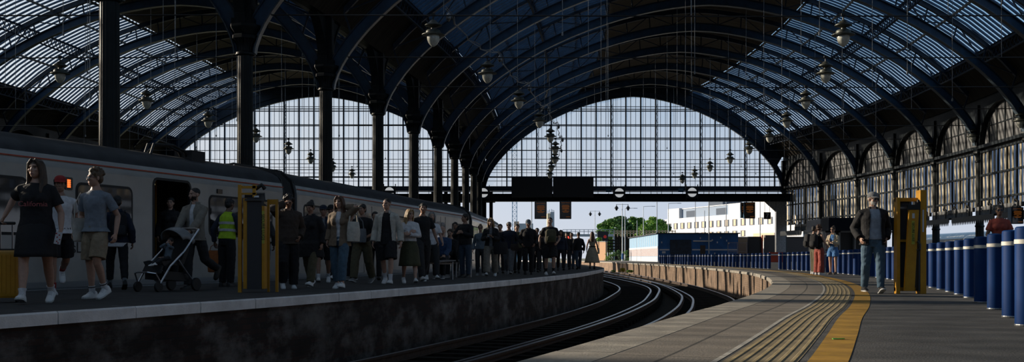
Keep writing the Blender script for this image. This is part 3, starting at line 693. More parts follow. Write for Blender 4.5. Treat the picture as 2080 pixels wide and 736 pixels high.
pc = person('small child in a blue top sitting in the pushchair, hands at the mouth', 340, 17.8, .68, -25, lift=.42, legs=((85, 20, 0), (85, 26, 0)), aL=((.05, -.2, 1.5), (.9, -.1, -.8)), aR=((.05, -.2, 1.5), (.9, -.1, -.8)), hs=1.55, hair=('short', 'dark'), skin='skin_tan', top=dict(c='greyblue', name='top', sleeve='long', off=.02), bottom=dict(k='trousers', c='charcoal'), shoes='white', lean=-16)
p = person('worker in a yellow-green hi-vis vest seen from behind, carrying an orange bag', 461, 20.6, 1.68, 158, legs='stand', aL=((.28, .02, .88), (.3, 1, 0)), aR='hold', hair=('short', 'black'), skin='skin_brown', lean=6, top=dict(c='navy', sleeve='long', off=.016), jacket=dict(c='hivis', sleeve='none', off=.034, hem=.93, name='vest', collar_on=False), bottom=dict(k='trousers', c='black', loose=.02), shoes='black', fine=2, extras=(('reflective',),))
held(p, 'carrier_bag', 'orange carrier bag hanging from the hi-vis worker hand', 'bag', (.30, -.0, .72), [('bag_body', 'c_orange', tote_mesh(.3, .42, .16), True), ('handle', 'c_orange', strap_mesh(.3, .12, .007), True)])
person('person with a big rounded head of curly black hair behind the yellow ramp', 533, 22.2, 1.6, 200, fem=True, legs='stepR', hair=('afro', 'black'), skin='skin_brown', top=dict(c='charcoal', off=.02, sleeve='long'), bottom=dict(k='trousers', c='denim'), shoes='black', fine=2)
person('man in a loose dark brown jacket shading his eyes with one hand, white trainers', 586, 19.1, 1.64, 18, legs='passR', aR=((.09, -.17, 1.6), (1, -.3, -.4)), aL='pocket', head=(-8, 16), hair=('curlytop', 'black'), skin='skin_tan', top=dict(c='darkgrey', off=.014, sleeve='long'), jacket=dict(c='brown', off=.055, hem=.84, flare=.02), bottom=dict(k='trousers', c='black', loose=.03))
person('person in a long black coat and wide trousers looking down, dark hair tied low', 631, 20.2, 1.6, -12, fem=True, legs='stepL', aR='down', aL='down', head=(-10, 22), hair=('bun', 'black'), skin='skin_tan', top=dict(c='black', off=.014, sleeve='long'), jacket=dict(c='black', off=.05, hem=.62, flare=.085, name='coat'), bottom=dict(k='trousers', c='khaki', loose=.02, flare=.01), shoes='white', fine=2)
person('man in a navy cap and dark jacket walking behind the woman in the checked blazer', 657, 23.4, 1.68, 8, legs='stepR', hair=('short', 'dark'), skin='skin_tan', aL='phone', top=dict(c='grey', off=.014), jacket=dict(c='navy', off=.035, open=(.05, .03)), bottom=dict(k='shorts', c='black', len=.85), socks=('white', .25), extras=(('cap', 'navy'),), fine=2)
person('man in a black cap farther back behind the woman in the checked blazer', 673, 25.8, 1.8, -5, legs='stepL', hair=('short', 'dark'), skin='skin_tan', top=dict(c='charcoal', off=.02, sleeve='long'), bottom=dict(k='trousers', c='charcoal'), extras=(('cap', 'black'),), fine=2)
p = person('long-haired woman in a tan checked blazer and blue jeans touching her hair', 690, 19.2, 1.63, -10, fem=True, legs=((18, 14, 6), (-6, 10, -8)), aL=((.14, .0, 1.54), (1, -.35, -.3)), aR=((.26, .06, .9), (.3, 1, 0)), head=(-8, 2), hair=('long', 'auburn'), top=dict(c='white', off=.010), jacket=dict(c='tan', off=.034, hem=.80, open=(.02, .05), name='blazer', flare=.03), bottom=dict(k='trousers', c='denim', loose=.02, len=.86), curl=(.9, .5))
held(p, 'shoulder_bag', 'white quilted bag on the shoulder of the woman in the checked blazer', 'bag', (.27, .01, 1.28), [('bag_body', 'c_offwhite', tote_mesh(.28, .36, .16), True), ('strap', 'c_offwhite', strap_mesh(.28, .2, .014), True)], 60)
person('grey-haired head and shoulders of a man just behind the tan blazer woman shoulder', 714, 27, 1.72, -10, legs='stand', hair=('short', 'grey'), skin='skin_fair', top=dict(c='charcoal', off=.02, sleeve='long'), bottom=dict(k='trousers', c='charcoal'), shoes='grey', fine=3)
p = person('man in a black t-shirt and khaki trousers carrying a grey bag on his front', 736, 23.2, 1.7, -14, legs='stepR', aL=((.18, -.22, 1.02), (.7, .6, -.6)), aR=((.2, -.2, 1.0), (.7, .6, -.6)), head=(-14, 0), hair=('short', 'black'), skin='skin_tan', top=dict(c='black', name='tshirt', off=.018), bottom=dict(k='trousers', c='khaki', loose=.03), shoes='grey', fine=2)
held(p, 'messenger_bag', 'grey cloth bag held against the man in khaki trousers', 'bag', (.03, -.27, 1.2), [('bag_body', 'c_grey', tote_mesh(.34, .3, .12), True), ('strap', 'c_grey', strap_mesh(.3, .25, .012), True)])
person('person all in black half hidden behind the man in the cream jacket', 762, 25.6, 1.64, 5, fem=True, legs='stepL', hair=('short', 'dark'), skin='skin_tan', top=dict(c='black', off=.03, sleeve='long'), bottom=dict(k='trousers', c='black'), shoes='black', fine=3)
person('man in an open cream jacket over a black shirt and black shorts, white socks', 786, 22.6, 1.78, -6, legs=((14, 10, 4), (-12, 14, -16)), aL=((.29, .0, .86), (.3, 1, 0)), aR=((.28, -.03, .86), (.3, 1, 0)), head=(-22, 0), hair=('buzz', 'dark'), top=dict(c='black', off=.02, hem=.8, name='tshirt'), jacket=dict(c='offwhite', off=.045, hem=.87, open=(.12, .07), flare=.01), bottom=dict(k='shorts', c='black', len=.95, loose=.035), socks=('white', .3))
person('blond woman in a white blouse and long slit olive skirt with folded arms', 832, 22.9, 1.58, 12, fem=True, legs='stepL', aL=((-.02, -.24, 1.16), (.9, .1, -.6)), aR=((.02, -.22, 1.2), (.9, .1, -.6)), head=(28, 8), hair=('long', 'blond'), top=dict(c='white', sleeve='long', off=.022, hem=1.0, name='blouse'), bottom=dict(k='skirt', c='olive', hem=.42, flare=.06, waist=1.04), shoes='white', fine=1)
person('tall man in a black t-shirt and dark trousers beside the blond woman in white', 859, 24.6, 1.79, 22, legs='stepR', aL=((.3, -.12, .9), (.3, 1, 0)), aR='down', head=(-16, -2), hair=('short', 'dark'), skin='skin_tan', top=dict(c='black', name='tshirt', off=.012), bottom=dict(k='trousers', c='charcoal', loose=.022), shoes='white', fine=2)
person('person with pale grey hair and a white top behind the tall man in black', 877, 26.6, 1.68, 10, fem=True, legs='stepL', aL='fwd', hair=('bob', 'grey'), top=dict(c='white', off=.016), bottom=dict(k='trousers', c='charcoal'), fine=3)
person('bald man in a dark blue shirt seated on the bench looking down', 899, 28.6, 1.76, -8, legs='sit', aL='lap', aR='lap', head=(5, 22), hair=('bald', 'dark'), top=dict(c='blue', sleeve='long', off=.03), bottom=dict(k='trousers', c='black'), shoes='grey', fine=2)
person('person seated beside the bald man, only head and shoulder showing', 915, 30.2, 1.72, -20, legs='sit', aL='lap', aR='lap', head=(0, 10), hair=('short', 'brown'), top=dict(c='black', sleeve='long', off=.03), bottom=dict(k='trousers', c='black'), shoes='grey', fine=3)
p = person('man in dark clothes and jeans standing with hands raised to his chest, looking left', 945, 29.6, 1.74, -28, legs='stand', aL=((.06, -.24, 1.22), (.9, .2, -.8)), aR=((.1, -.26, 1.2), (.9, .2, -.8)), head=(-40, 0), hair=('short', 'dark'), skin='skin_tan', top=dict(c='black', sleeve='long', off=.03), bottom=dict(k='trousers', c='darkdenim'), shoes='black', fine=2)
person('older woman in sunglasses with fair hair pinned up, behind the standing man', 976, 33.5, 1.55, -6, fem=True, legs='stand', hair=('updo', 'mid'), top=dict(c='greyblue', sleeve='long', off=.02), bottom=dict(k='trousers', c='charcoal'), shoes='grey', extras=(('sunglasses',),), fine=3)
p = person('blond woman in a black jacket and cream trousers looking at her phone', 997, 31.2, 1.69, -4, fem=True, legs='stepR', aL='phone', aR='phone', head=(-4, 8), hair=('bob', 'blond'), top=dict(c='grey', off=.014), jacket=dict(c='black', off=.036, hem=.92, open=(.05, .035)), bottom=dict(k='trousers', c='stone', loose=.03, flare=.02), fine=2)
phone(p, 'phone in the hands of the blond woman in the black jacket', -1)
held(p, 'handbag', 'large black handbag hanging from the arm of the blond woman with the phone', 'bag', (.3, -.1, 1.02), [('bag_body', 'c_black', tote_mesh(.42, .34, .18), True), ('strap', 'c_black', strap_mesh(.4, .16, .012), True)], 20)
person('person in black half hidden between the blond woman and the older grey-haired man', 1016, 36, 1.66, 0, legs='stepL', hair=('short', 'dark'), top=dict(c='black', sleeve='long', off=.03), bottom=dict(k='trousers', c='black'), shoes='black', fine=3)
p = person('older grey-haired person in sunglasses, navy top and grey trousers', 1034, 34.8, 1.69, -8, legs='stepL', aR=((.27, .0, .9), (.3, 1, 0)), aL='pocket', head=(-6, 0), hair=('short', 'grey'), w=1.1, top=dict(c='navy', sleeve='long', off=.028, hem=.86), bottom=dict(k='trousers', c='grey', loose=.022), shoes='grey', extras=(('sunglasses',),), fine=2)
held(p, 'satchel', 'dark satchel on the hip of the older person in navy', 'bag', (.2, -.12, 1.02), [('bag_body', 'c_brown', tote_mesh(.26, .22, .1), True), ('strap', 'c_brown', strap_mesh(.26, .3, .01), True)], 10)
person('person in an olive jacket walking behind the older one in navy', 1050, 37, 1.69, 6, legs='stepR', hair=('short', 'dark'), top=dict(c='olive', sleeve='long', off=.035), bottom=dict(k='trousers', c='black'), shoes='black', fine=3)
person('man in a grey cap and open black hoodie, head lowered', 1073, 34.4, 1.73, 0, legs='passR', aL='pocket', aR='pocket', head=(0, 12), hair=('short', 'dark'), skin='skin_tan', top=dict(c='charcoal', off=.016), jacket=dict(c='black', off=.045, hem=.86, open=(.006, .012), name='hoodie'), bottom=dict(k='trousers', c='black', loose=.02), shoes='black', extras=(('cap', 'greyblue'),), fine=2)
person('person in sunglasses behind the man in the hoodie, taller of the pair there', 1091, 41, 1.66, 0, legs='stepL', hair=('short', 'dark'), top=dict(c='charcoal', sleeve='long', off=.025), bottom=dict(k='trousers', c='black'), shoes='black', extras=(('sunglasses',),), fine=3)
person('woman with long fair hair partly hidden behind the man with the front pack', 1100, 38.5, 1.5, -10, fem=True, legs='stepR', hair=('long', 'mid'), top=dict(c='black', sleeve='long', off=.02), bottom=dict(k='trousers', c='black'), shoes='black', fine=3)
p = person('broad man in a black t-shirt and shorts wearing a camouflage pack on his chest', 1117, 33.6, 1.78, 6, w=1.14, legs=((16, 26, 8), (-6, 8, -6)), aL=((.2, -.2, .98), (.6, .6, -.4)), aR=((.32, -.02, .9), (.4, 1, 0)), head=(-18, 2), hair=('buzz', 'dark'), skin='skin_fair', top=dict(c='black', name='tshirt', off=.014), bottom=dict(k='shorts', c='black', len=.9, loose=.025), socks=('black', .3), fine=2)
bp, pk = backpack_mesh(.34, .4, .14); held(p, 'chest_pack', 'camouflage pack strapped on the chest of the broad man in shorts', 'bag', (0, -.23, 1.0), [('pack_body', 'c_khaki', bp, True), ('front_pocket', 'c_olive', pk, True)], 180)
for x, d, h, lab, c, hr in ((1139, 44, 1.66, 'dark figure walking just right of the man with the chest pack', 'navy', ('long', 'dark')), (1151, 46.5, 1.62, 'dark figure under the lit red signal', 'black', ('short', 'dark')), (1161, 49, 1.66, 'dark figure in sunglasses left of the man walking away', 'charcoal', ('short', 'dark')), (1129, 47, 1.7, 'dark figure behind the right shoulder of the man with the chest pack', 'black', ('short', 'black')), (1062, 42, 1.64, 'person in black behind the gap left of the hoodie man', 'black', ('short', 'brown')), (925, 34, 1.66, 'person in black standing behind the bench by the carriage', 'black', ('short', 'dark'))):
    person(lab, x, d, h, random.choice((-10, 0, 12)), legs=random.choice(('stepL', 'stepR')), hair=hr, skin='skin_tan', fem=hr[0] == 'long', top=dict(c=c, sleeve='long', off=.03), bottom=dict(k='trousers', c='black' if c != 'charcoal' else 'darkdenim'), shoes='black', extras=(('sunglasses',),) if 'sunglasses' in lab else (), fine=3)
person('man in a black jumper and dark jeans walking away at the platform end', 1175, 48.6, 1.68, 186, legs='stepR', hair=('buzz', 'dark'), skin='skin_tan', top=dict(c='black', sleeve='long', off=.028), bottom=dict(k='trousers', c='darkdenim'), shoes='black', fine=3)
p = person('long-haired woman in a pale long dress walking away at the platform end', 1203, 50, 1.72, 174, fem=True, legs='stepL', hair=('longback', 'auburn'), top=dict(c='dress', sleeve='none', off=.012, hem=1.0, name='bodice'), bottom=dict(k='skirt', c='dress', hem=.30, flare=.17, waist=1.06), shoes='black', extras=(('belt', 1.05),), fine=2)
held(p, 'handbag', 'pale bag at the side of the woman in the long dress', 'bag', (-.3, .0, 1.0), [('bag_body', 'c_cream', tote_mesh(.22, .28, .08), True), ('strap', 'c_cream', strap_mesh(.24, .36), True)], 80)
# ---- the sunlit platform
person('grey-bearded man in a cap, dark jacket and jeans walking on the sunlit platform', 1773, 17.75, 1.64, -4, z=0, legs=((12, 6, 18), (-8, 10, 0)), aL=((.23, .0, .95), (.5, 1, 0)), aR=((.23, -.03, .95), (.5, 1, 0)), head=(24, 2), hair=('fringe_grey', 'grey'), beard='white', w=1.12, top=dict(c='paleblue', off=.024, hem=.93, name='tshirt'), jacket=dict(c='black', off=.05, hem=.84, open=(.115, .085), flare=.02), bottom=dict(k='trousers', c='denim', loose=.012, wsole=1), shoes='black', extras=(('cap', 'grey'), ('glasses',)))
p = person('curly-haired woman in red patterned trousers facing her companion', 1664, 36, 1.64, 118, z=0, fem=True, legs='stand', aL='phone', aR='hold', head=(0, 10), hair=('curly', 'auburn'), top=dict(c='black', off=.012, sleeve='none'), bottom=dict(k='trousers', c='redpat', loose=.035, flare=.03), fine=2)
bp, pk = backpack_mesh(.3, .42, .18); held(p, 'backpack', 'black backpack on the woman in red patterned trousers', 'bag', (0, .25, .98), [('pack_body', 'c_black', bp, True), ('front_pocket', 'c_charcoal', pk, True), ('strap', 'c_charcoal', straps_mesh(), True)])
p = person('person in khaki trousers mostly hidden behind the woman in red trousers', 1654, 37.4, 1.66, 100, z=0, legs='stand', hair=('short', 'dark'), skin='skin_tan', top=dict(c='charcoal', sleeve='long', off=.02), bottom=dict(k='trousers', c='khaki', loose=.03), fine=3)
bp, pk = backpack_mesh(.3, .46, .2); held(p, 'backpack', 'dark backpack on the person in khaki trousers', 'bag', (0, .26, .98), [('pack_body', 'c_charcoal', bp, True), ('front_pocket', 'c_black', pk, True)])
p = person('woman in a blue playsuit and cream cardigan with sunglasses, facing the red trousers', 1692, 36.8, 1.62, -40, z=0, fem=True, legs='stand', aL='phone', aR='cross', hair=('updo', 'brown'), top=dict(c='romper', off=.014, sleeve='none', hem=.9), jacket=dict(c='cream', off=.03, hem=1.0, open=(.08, .08), name='cardigan'), bottom=dict(k='shorts', c='romper', len=.42, loose=.035), shoes='brown', extras=(('sunglasses',),), fine=2)
person('woman in a red patterned top and glasses standing behind the bollards', 2030, 22.8, 1.68, -15, z=0, fem=True, legs='stand', aL='hold', aR='hold', hair=('ponytail', 'dark'), skin='skin_brown', w=1.1, top=dict(c='redpat', off=.016, hem=.88, name='blouse'), bottom=dict(k='trousers', c='black'), shoes='black', extras=(('glasses',),), fine=2)
flush()
# ------------------------------------------------------------------ ground, platforms, track bed
def drange(a, b):
    out = []; d = a
    while d < b:
        out.append(d); d += .5 if d < 30 else (1.0 if d < 60 else 2.0)
    return out + [b]
DS = drange(-8, 180)
def arc(curve, ds):
    s = 0; out = [0]; p = curve.off(ds[0], 0)
    for d in ds[1:]:
        q = curve.off(d, 0); s += (q - p).length; out.append(s); p = q
    return out
def strip(name, curve, offs, z, m, ds=DS, zs=None):
    """a ribbon of ground along a curve between plan offsets"""
    b = MB(); sl = arc(curve, ds); rows = []; uv = []
    for d, s in zip(ds, sl):
        rows.append([curve.off(d, o, (zs[i] if zs else z)) for i, o in enumerate(offs)]); uv.append([(s, o) for o in offs])
    b.grid(rows, 0, uv); return struct(b.build(name, m))
def wall_strip(name, curve, o, z0, z1, m, ds=DS, nz=3):
    b = MB(); sl = arc(curve, ds); rows = []; uv = []
    for d, s in zip(ds, sl):
        zz = [z0 + (z1 - z0) * i / nz for i in range(nz + 1)]
        rows.append([curve.off(d, o, z) for z in zz]); uv.append([(s, z) for z in zz])
    b.grid(rows, 0, uv); return struct(b.build(name, m))
strip('floor_paving', RE, [.36, .7, 1.0], 0.0, 'paving')
strip('trim_white_line', RE, [1.0, 1.035], 0.002, 'grey_line')
strip('floor_edge_joint', RE, [1.035, 1.06], 0.0, 'tarmac')
strip('floor_yellow_line', RE, [1.52, 1.74], 0.003, 'yellow_line')
strip('floor_dark_joint', RE, [1.47, 1.52], 0.0, 'tarmac')
b = MB(); rows = []
for d in DS: rows.append([RE.off(d, 1.74)] + [Vector((RE(d) + 1.85 + (44 - RE(d) - 1.85) * t, d, 0)) for t in (0, .08, .2, .5, 1)])
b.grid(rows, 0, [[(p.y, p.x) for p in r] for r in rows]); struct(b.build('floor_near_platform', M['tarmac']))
# tactile strip: base with six raised corduroy ribs
b = MB(); rows = []
prof = []
for i in range(6):
    c = 1.1 + i * .068
    prof += [(c - .017, .002), (c - .009, .006), (c + .009, .006), (c + .017, .002)]
prof = [(1.06, .002)] + prof + [(1.47, .002)]
TD = drange(-4, 110)
rows = [[RE.off(d, o, z) for o, z in prof] for d in TD]
b.grid(rows, 0)
for fi in range(len(b.f)):
    if (fi % (len(prof) - 1)) % 4 == 2: b.m[fi] = 1
struct(b.build('floor_tactile_strip', ['tactile', 'tactile_rib']), 'ribbed buff tactile strip along the sunlit platform')
def coping(name, curve, sgn, z, wid, thick, m, over=.05, ln=1.22, jit=.004):
    """edge stones, each laid on its own with a narrow joint"""
    b = MB(); d = -8.0
    while d < 178:
        k = curve.slope(d); e = d + ln / math.sqrt(1 + k * k); j = random.uniform(-jit, jit)
        steps = [d + .006, (d + e) / 2, e - .006]
        rings = []
        for q in steps:
            o0, o1 = -over * sgn + j, wid * sgn; c = .018
            pr = [(o0, z - thick), (o0, z - c), (o0 + c * sgn, z + .002), (o1, z + .002), (o1, z - thick)]
            rings.append([curve.off(q, o, zz) for o, zz in pr])
        f0 = len(b.f); b.loft(rings)
        for fi in range(f0, len(b.f)):
            if (fi - f0) % 5 == 2 and fi - f0 < 10: b.m[fi] = 1
        d = e
    return struct(b.build(name, m))
coping('trim_near_coping', RE, 1, 0.0, .36, .10, ['coping_stone', 'coping_stone'])
coping('trim_far_coping', LE, -1, LP, .3, .135, ['coping_white', 'tarmac_far'], jit=.008)
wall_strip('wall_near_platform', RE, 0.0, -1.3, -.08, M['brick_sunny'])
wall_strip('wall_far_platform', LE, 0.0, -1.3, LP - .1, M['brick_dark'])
b = MB(); rows = []; LD = drange(-8, 120)
rows = [[LE.off(d, -.28, LP)] + [LE.off(d, o, LP) for o in (-1.2, -3, -4.6, -5.45)] for d in LD]
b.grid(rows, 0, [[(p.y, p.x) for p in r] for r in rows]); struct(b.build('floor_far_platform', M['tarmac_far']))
strip('trim_train_side_line', LE, [-5.45, -5.36], LP + .003, 'coping_white', ds=LD)
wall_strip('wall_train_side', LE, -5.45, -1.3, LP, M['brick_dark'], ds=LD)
b = MB(); b.grid([[Vector((LE(d) - 1, d, -1.2)) , Vector(((LE(d) + RE(d)) / 2, d, -1.17)), Vector((RE(d) + 1, d, -1.2))] for d in DS])
struct(b.build('floor_track_bed', M['ballast']))
b = MB(); b.grid([[Vector((x, y, -1.32)) for x in (-500, -60, 0, 60, 500)] for y in (-15, 100, 300, 1200)]); struct(b.build('floor_ground', M['earth']))
b = MB(); rows = [[Vector((CC(d) - 5, d, z)) for z in (-1.3, 0)] + [Vector((CC(d) + 1.1, d, z)) for z in (0, -1.3)] for d in drange(-8, 124)]
b.grid(rows); struct(b.build('floor_island_platform', M['tarmac']))
b = MB(); b.span(-60, 44, -9, -8.2, -1.3, 0); struct(b.build('floor_head_of_platforms', M['tarmac']))
# ------------------------------------------------------------------ rails and sleepers
ZR = -.93
def rail(off, label, third=False):
    b = MB(); ds = drange(-6, 178); h = .15 if not third else .10; w = .036 if not third else .04
    zt = ZR if not third else ZR + .07
    foot, web, head = [], [], []
    for d in ds:
        P = lambda o, z: LE.off(d, off + o, z)
        foot.append([P(-.07, zt - h), P(.07, zt - h), P(.07, zt - h + .02), P(-.07, zt - h + .02)])
        web.append([P(-.012, zt - h + .015), P(.012, zt - h + .015), P(.012, zt - .03), P(-.012, zt - .03)])
        head.append([P(-w, zt - .04), P(w, zt - .04), P(w, zt - .004), P(w * .7, zt), P(-w * .7, zt), P(-w, zt - .004)])
    b.loft(foot); b.loft(web)
    o = b.build('third_rail' if third else 'running_rail', 'rail_rust'); tag(o, label, 'rail')
    b = MB(); b.loft(head)
    b.m = [1 if i % 6 in (2, 3, 4) else 0 for i in range(len(b.f))]
    b.build('rail_head', ['rail_rust', 'rail_top'], o)
    return o
rail(.80, 'running rail closest to the crowded platform wall')
rail(2.235, 'second running rail from the crowded platform, beside the raised power rail')
rail(2.62, 'power rail between the tracks, on the crowded platform side', True)
def near_off(d):
    """the other track keeps its distance from the sunlit platform: widen from the crowded edge"""
    return (Vector((RE(d), d)) - Vector((LE(d), d))).length * math.cos(math.atan(LE.slope(d)))
def rail_near(off, label, third=False):
    b = MB(); ds = drange(-6, 178); h = .15 if not third else .10; w = .036
    zt = ZR if not third else ZR + .07
    foot, web, head = [], [], []
    for d in ds:
        P = lambda o, z: RE.off(d, off + o, z)
        foot.append([P(-.07, zt - h), P(.07, zt - h), P(.07, zt - h + .02), P(-.07, zt - h + .02)])
        web.append([P(-.012, zt - h + .015), P(.012, zt - h + .015), P(.012, zt - .03), P(-.012, zt - .03)])
        head.append([P(-w, zt - .04), P(w, zt - .04), P(w, zt - .004), P(w * .7, zt), P(-w * .7, zt), P(-w, zt - .004)])
    b.loft(foot); b.loft(web)
    o = b.build('third_rail' if third else 'running_rail', 'rail_rust'); tag(o, label, 'rail')
    b = MB(); b.loft(head); b.m = [1 if i % 6 in (2, 3, 4) else 0 for i in range(len(b.f))]
    b.build('rail_head', ['rail_rust', 'rail_top'], o)
rail_near(-.80, 'running rail closest to the sunlit brick platform wall')
rail_near(-2.235, 'second running rail from the sunlit platform wall')
rail_near(-2.62, 'power rail between the tracks, on the sunlit platform side', True)
def sleepers(curve, c, label, group, d0, d1):
    proto = None; d = d0
    while d < d1:
        p = curve.off(d, c, ZR - .21); k = curve.slope(d)
        if proto is None:
            b = MB(); b.box((0, 0, 0), (2.5, .25, .13)); proto = b.build('sleeper', 'timber'); tag(proto, label, 'sleeper', group); o = proto
        else: o = dup(proto)
        o.location = p; o.rotation_euler = (0, 0, -math.atan(k)); d += .72
sleepers(LE, 1.52, 'timber sleeper crossing under the rails nearer the crowded platform', 'sleepers of the track by the crowd', 9, 62)
sleepers(RE, -1.52, 'timber sleeper crossing under the rails beside the sunlit platform', 'sleepers of the track by the sunlit wall', 9, 62)
# ------------------------------------------------------------------ iron columns
def column(x, d, z0, znk, r, name, label, group):
    t = thing(name, label, 'column', (x, d, z0), 0, group); H = znk - z0
    b = MB(); b.lathe([(r*1.5, 0), (r*1.5, .5), (r*1.25, .62), (r*1.3, .8), (r*1.05, .95), (r*1.03, 1.1)], 20); b.build('base', 'green_iron', t, True, angle=35)
    b = MB(); n = 16; rings = []
    for z in (1.1, 2.8, H * .55, H):
        k = 1.0 - .12 * z / H; rings.append([Vector((math.cos(a) * q * r * k, math.sin(a) * q * r * k, z)) for i in range(n * 3) for a, q in [(2 * PI * i / (n * 3), (1.0, 1.0, .93)[i % 3])]])
    b.loft(rings); b.build('shaft', 'green_iron', t, True, angle=25)
    b = MB(); b.lathe([(r*.95, H-.06), (r*1.15, H-.02), (r*1.15, H+.06), (r*.95, H+.1)], 20)
    b.lathe([(r*.95, 2.75), (r*1.12, 2.8), (r*1.12, 2.88), (r*.95, 2.93)], 20); b.build('collar', 'green_iron', t, True, angle=35)
    b = MB(); rings = []
    for i in range(7):
        u = i / 6; rr = r * (.9 + .55 * u ** 3); rings.append([Vector((math.cos(a) * rr * q, math.sin(a) * rr * q, H + .08 + .5 * u)) for j in range(40) for a, q in [(2 * PI * j / 40, 1.0 if j % 2 else .93)]])
    b.loft(rings); b.build('fluted_neck', 'dark_iron', t, True, angle=20)
    b = MB(); b.lathe([(r*1.35, H+.55), (r*1.6, H+.6), (r*1.6, H+.72), (r*1.35, H+.78), (r*1.75, H+.98), (r*1.85, H+1.05), (r*1.85, H+1.15)], 8); b.build('capital', 'dark_iron', t)
    b = MB(); b.box((0, 0, H + 2.6), (r * 2.0, r * 2.2, 3.0)); b.box((0, 0, H + 1.25), (r*2.6, r*2.6, .25)); b.build('springer_block', 'dark_iron', t)
    return t
for k, d in enumerate(BAYS[:12]):
    column(CC(d), d, 0.0, 8.62, .34, 'iron_column', ('fluted dark green column behind the train, ' + ('built into the glazed end wall' if k == 0 else ordinal(k - 1) + ' in from the glazed end wall')), 'columns behind the train')
for k, d in enumerate(BAYS[:10]):
    column(RC(d), d, 0.0, 7.55, .30, 'iron_column', ('dark iron column carrying the glazed side wall, ' + ('at the glazed end wall' if k == 0 else ordinal(k - 1) + ' in from the glazed end wall')), 'columns of the side wall')
for k, d in enumerate(BAYS[:8]):
    column(XL(d), d, 0.0, 7.55, .30, 'iron_column', ('dark column of the shadowed wall beyond the train, ' + ('at the glazed end' if k == 0 else ordinal(k - 1) + ' in from the glazed end')), 'columns of the far side wall')
# ------------------------------------------------------------------ roof: arches, boards, glazing
class Span:
    def __init__(s, side): s.side = side
    def ends(s, d): return (CC(d) + .42, RC(d) - .42) if s.side == 'near' else (XL(d) + .42, CC(d) - .42)
    def inner(s, d, u, o=0.0):
        a, b = s.ends(d); xc, hw = (a + b) / 2, (b - a) / 2
        return Vector((xc + (hw + o) * u, d, ZS + (RISE + o) * hh(u)))
    def roof(s, d, u, lift=0.0):
        a, b = s.ends(d); xc, hw = (a + b) / 2, (b - a) / 2
        return Vector((xc + (hw + 1.0) * u, d, ZS + 1.35 + (RISE + .6) * hh(u) + lift))
SPANS = {'near': Span('near'), 'far': Span('far')}
US = [math.sin(-PI / 2 + PI * i / 46) for i in range(47)]
U0, U1, U2 = .36, .85, .955
def rib(sp, d, label, group):
    t = thing('roof_arch', label, 'roof arch', sp.inner(d, -1), 0, group); off = Vector(t.location)
    def sect(name, o0, o1, w, m):
        b = MB(); rings = []
        for u in US:
            p, q = sp.inner(d, u, o0) - off, sp.inner(d, u, o1) - off
            rings.append([p + Vector((0, -w, 0)), p + Vector((0, w, 0)), q + Vector((0, w, 0)), q + Vector((0, -w, 0))])
        b.loft(rings); return b.build(name, m, t)
    sect('lower_flange', 0, .06, .2, 'flange_lit'); sect('web', .05, .62, .03, 'blue_iron'); sect('upper_flange', .6, .66, .17, 'navy_iron')
    b = MB(); prev = None; rings = []
    uu = [-.93 + 1.86 * i / 40 for i in range(41)]
    for u in uu:
        p = sp.roof(d, u, -.12) - off; q = sp.roof(d, u, -.48) - off
        rings.append([p + Vector((0, -.12, 0)), p + Vector((0, .12, 0)), q + Vector((0, .12, 0)), q + Vector((0, -.12, 0))])
    b.loft(rings); b.build('principal_rafter', 'navy_iron', t)
    b = MB(); st = [-.93 + 1.86 * i / 20 for i in range(21)]
    for i, u in enumerate(st):
        p = sp.inner(d, u, .64) - off; q = sp.roof(d, u, -.3) - off; b.beam(p, q, .09, .06, 0, (0, 1, 0))
        if i < 20:
            q2 = sp.roof(d, st[i + 1], -.3) - off; p2 = sp.inner(d, st[i + 1], .64) - off
            if i % 2: b.beam(p, q2, .07, .05, 0, (0, 1, 0))
            else: b.beam(q, p2, .07, .05, 0, (0, 1, 0))
    b.build('lattice_strut', 'navy_iron', t)
    return t
for key, words_ in (('near', 'over the two curving tracks'), ('far', 'over the train')):
    for k, d in enumerate(BAYS[:13]):
        rib(SPANS[key], d, 'blue iron roof arch ' + words_ + ', ' + ('framing the glazed end' if k == 0 else ordinal(k - 1) + ' in from the glazed end'), 'roof arches ' + words_)
def sheet(sp, u0, u1, n, lift=0.0, ds=None):
    ds = ds or BAYS; return [[sp.roof(d, u0 + (u1 - u0) * i / n, lift) for i in range(n + 1)] for d in ds]
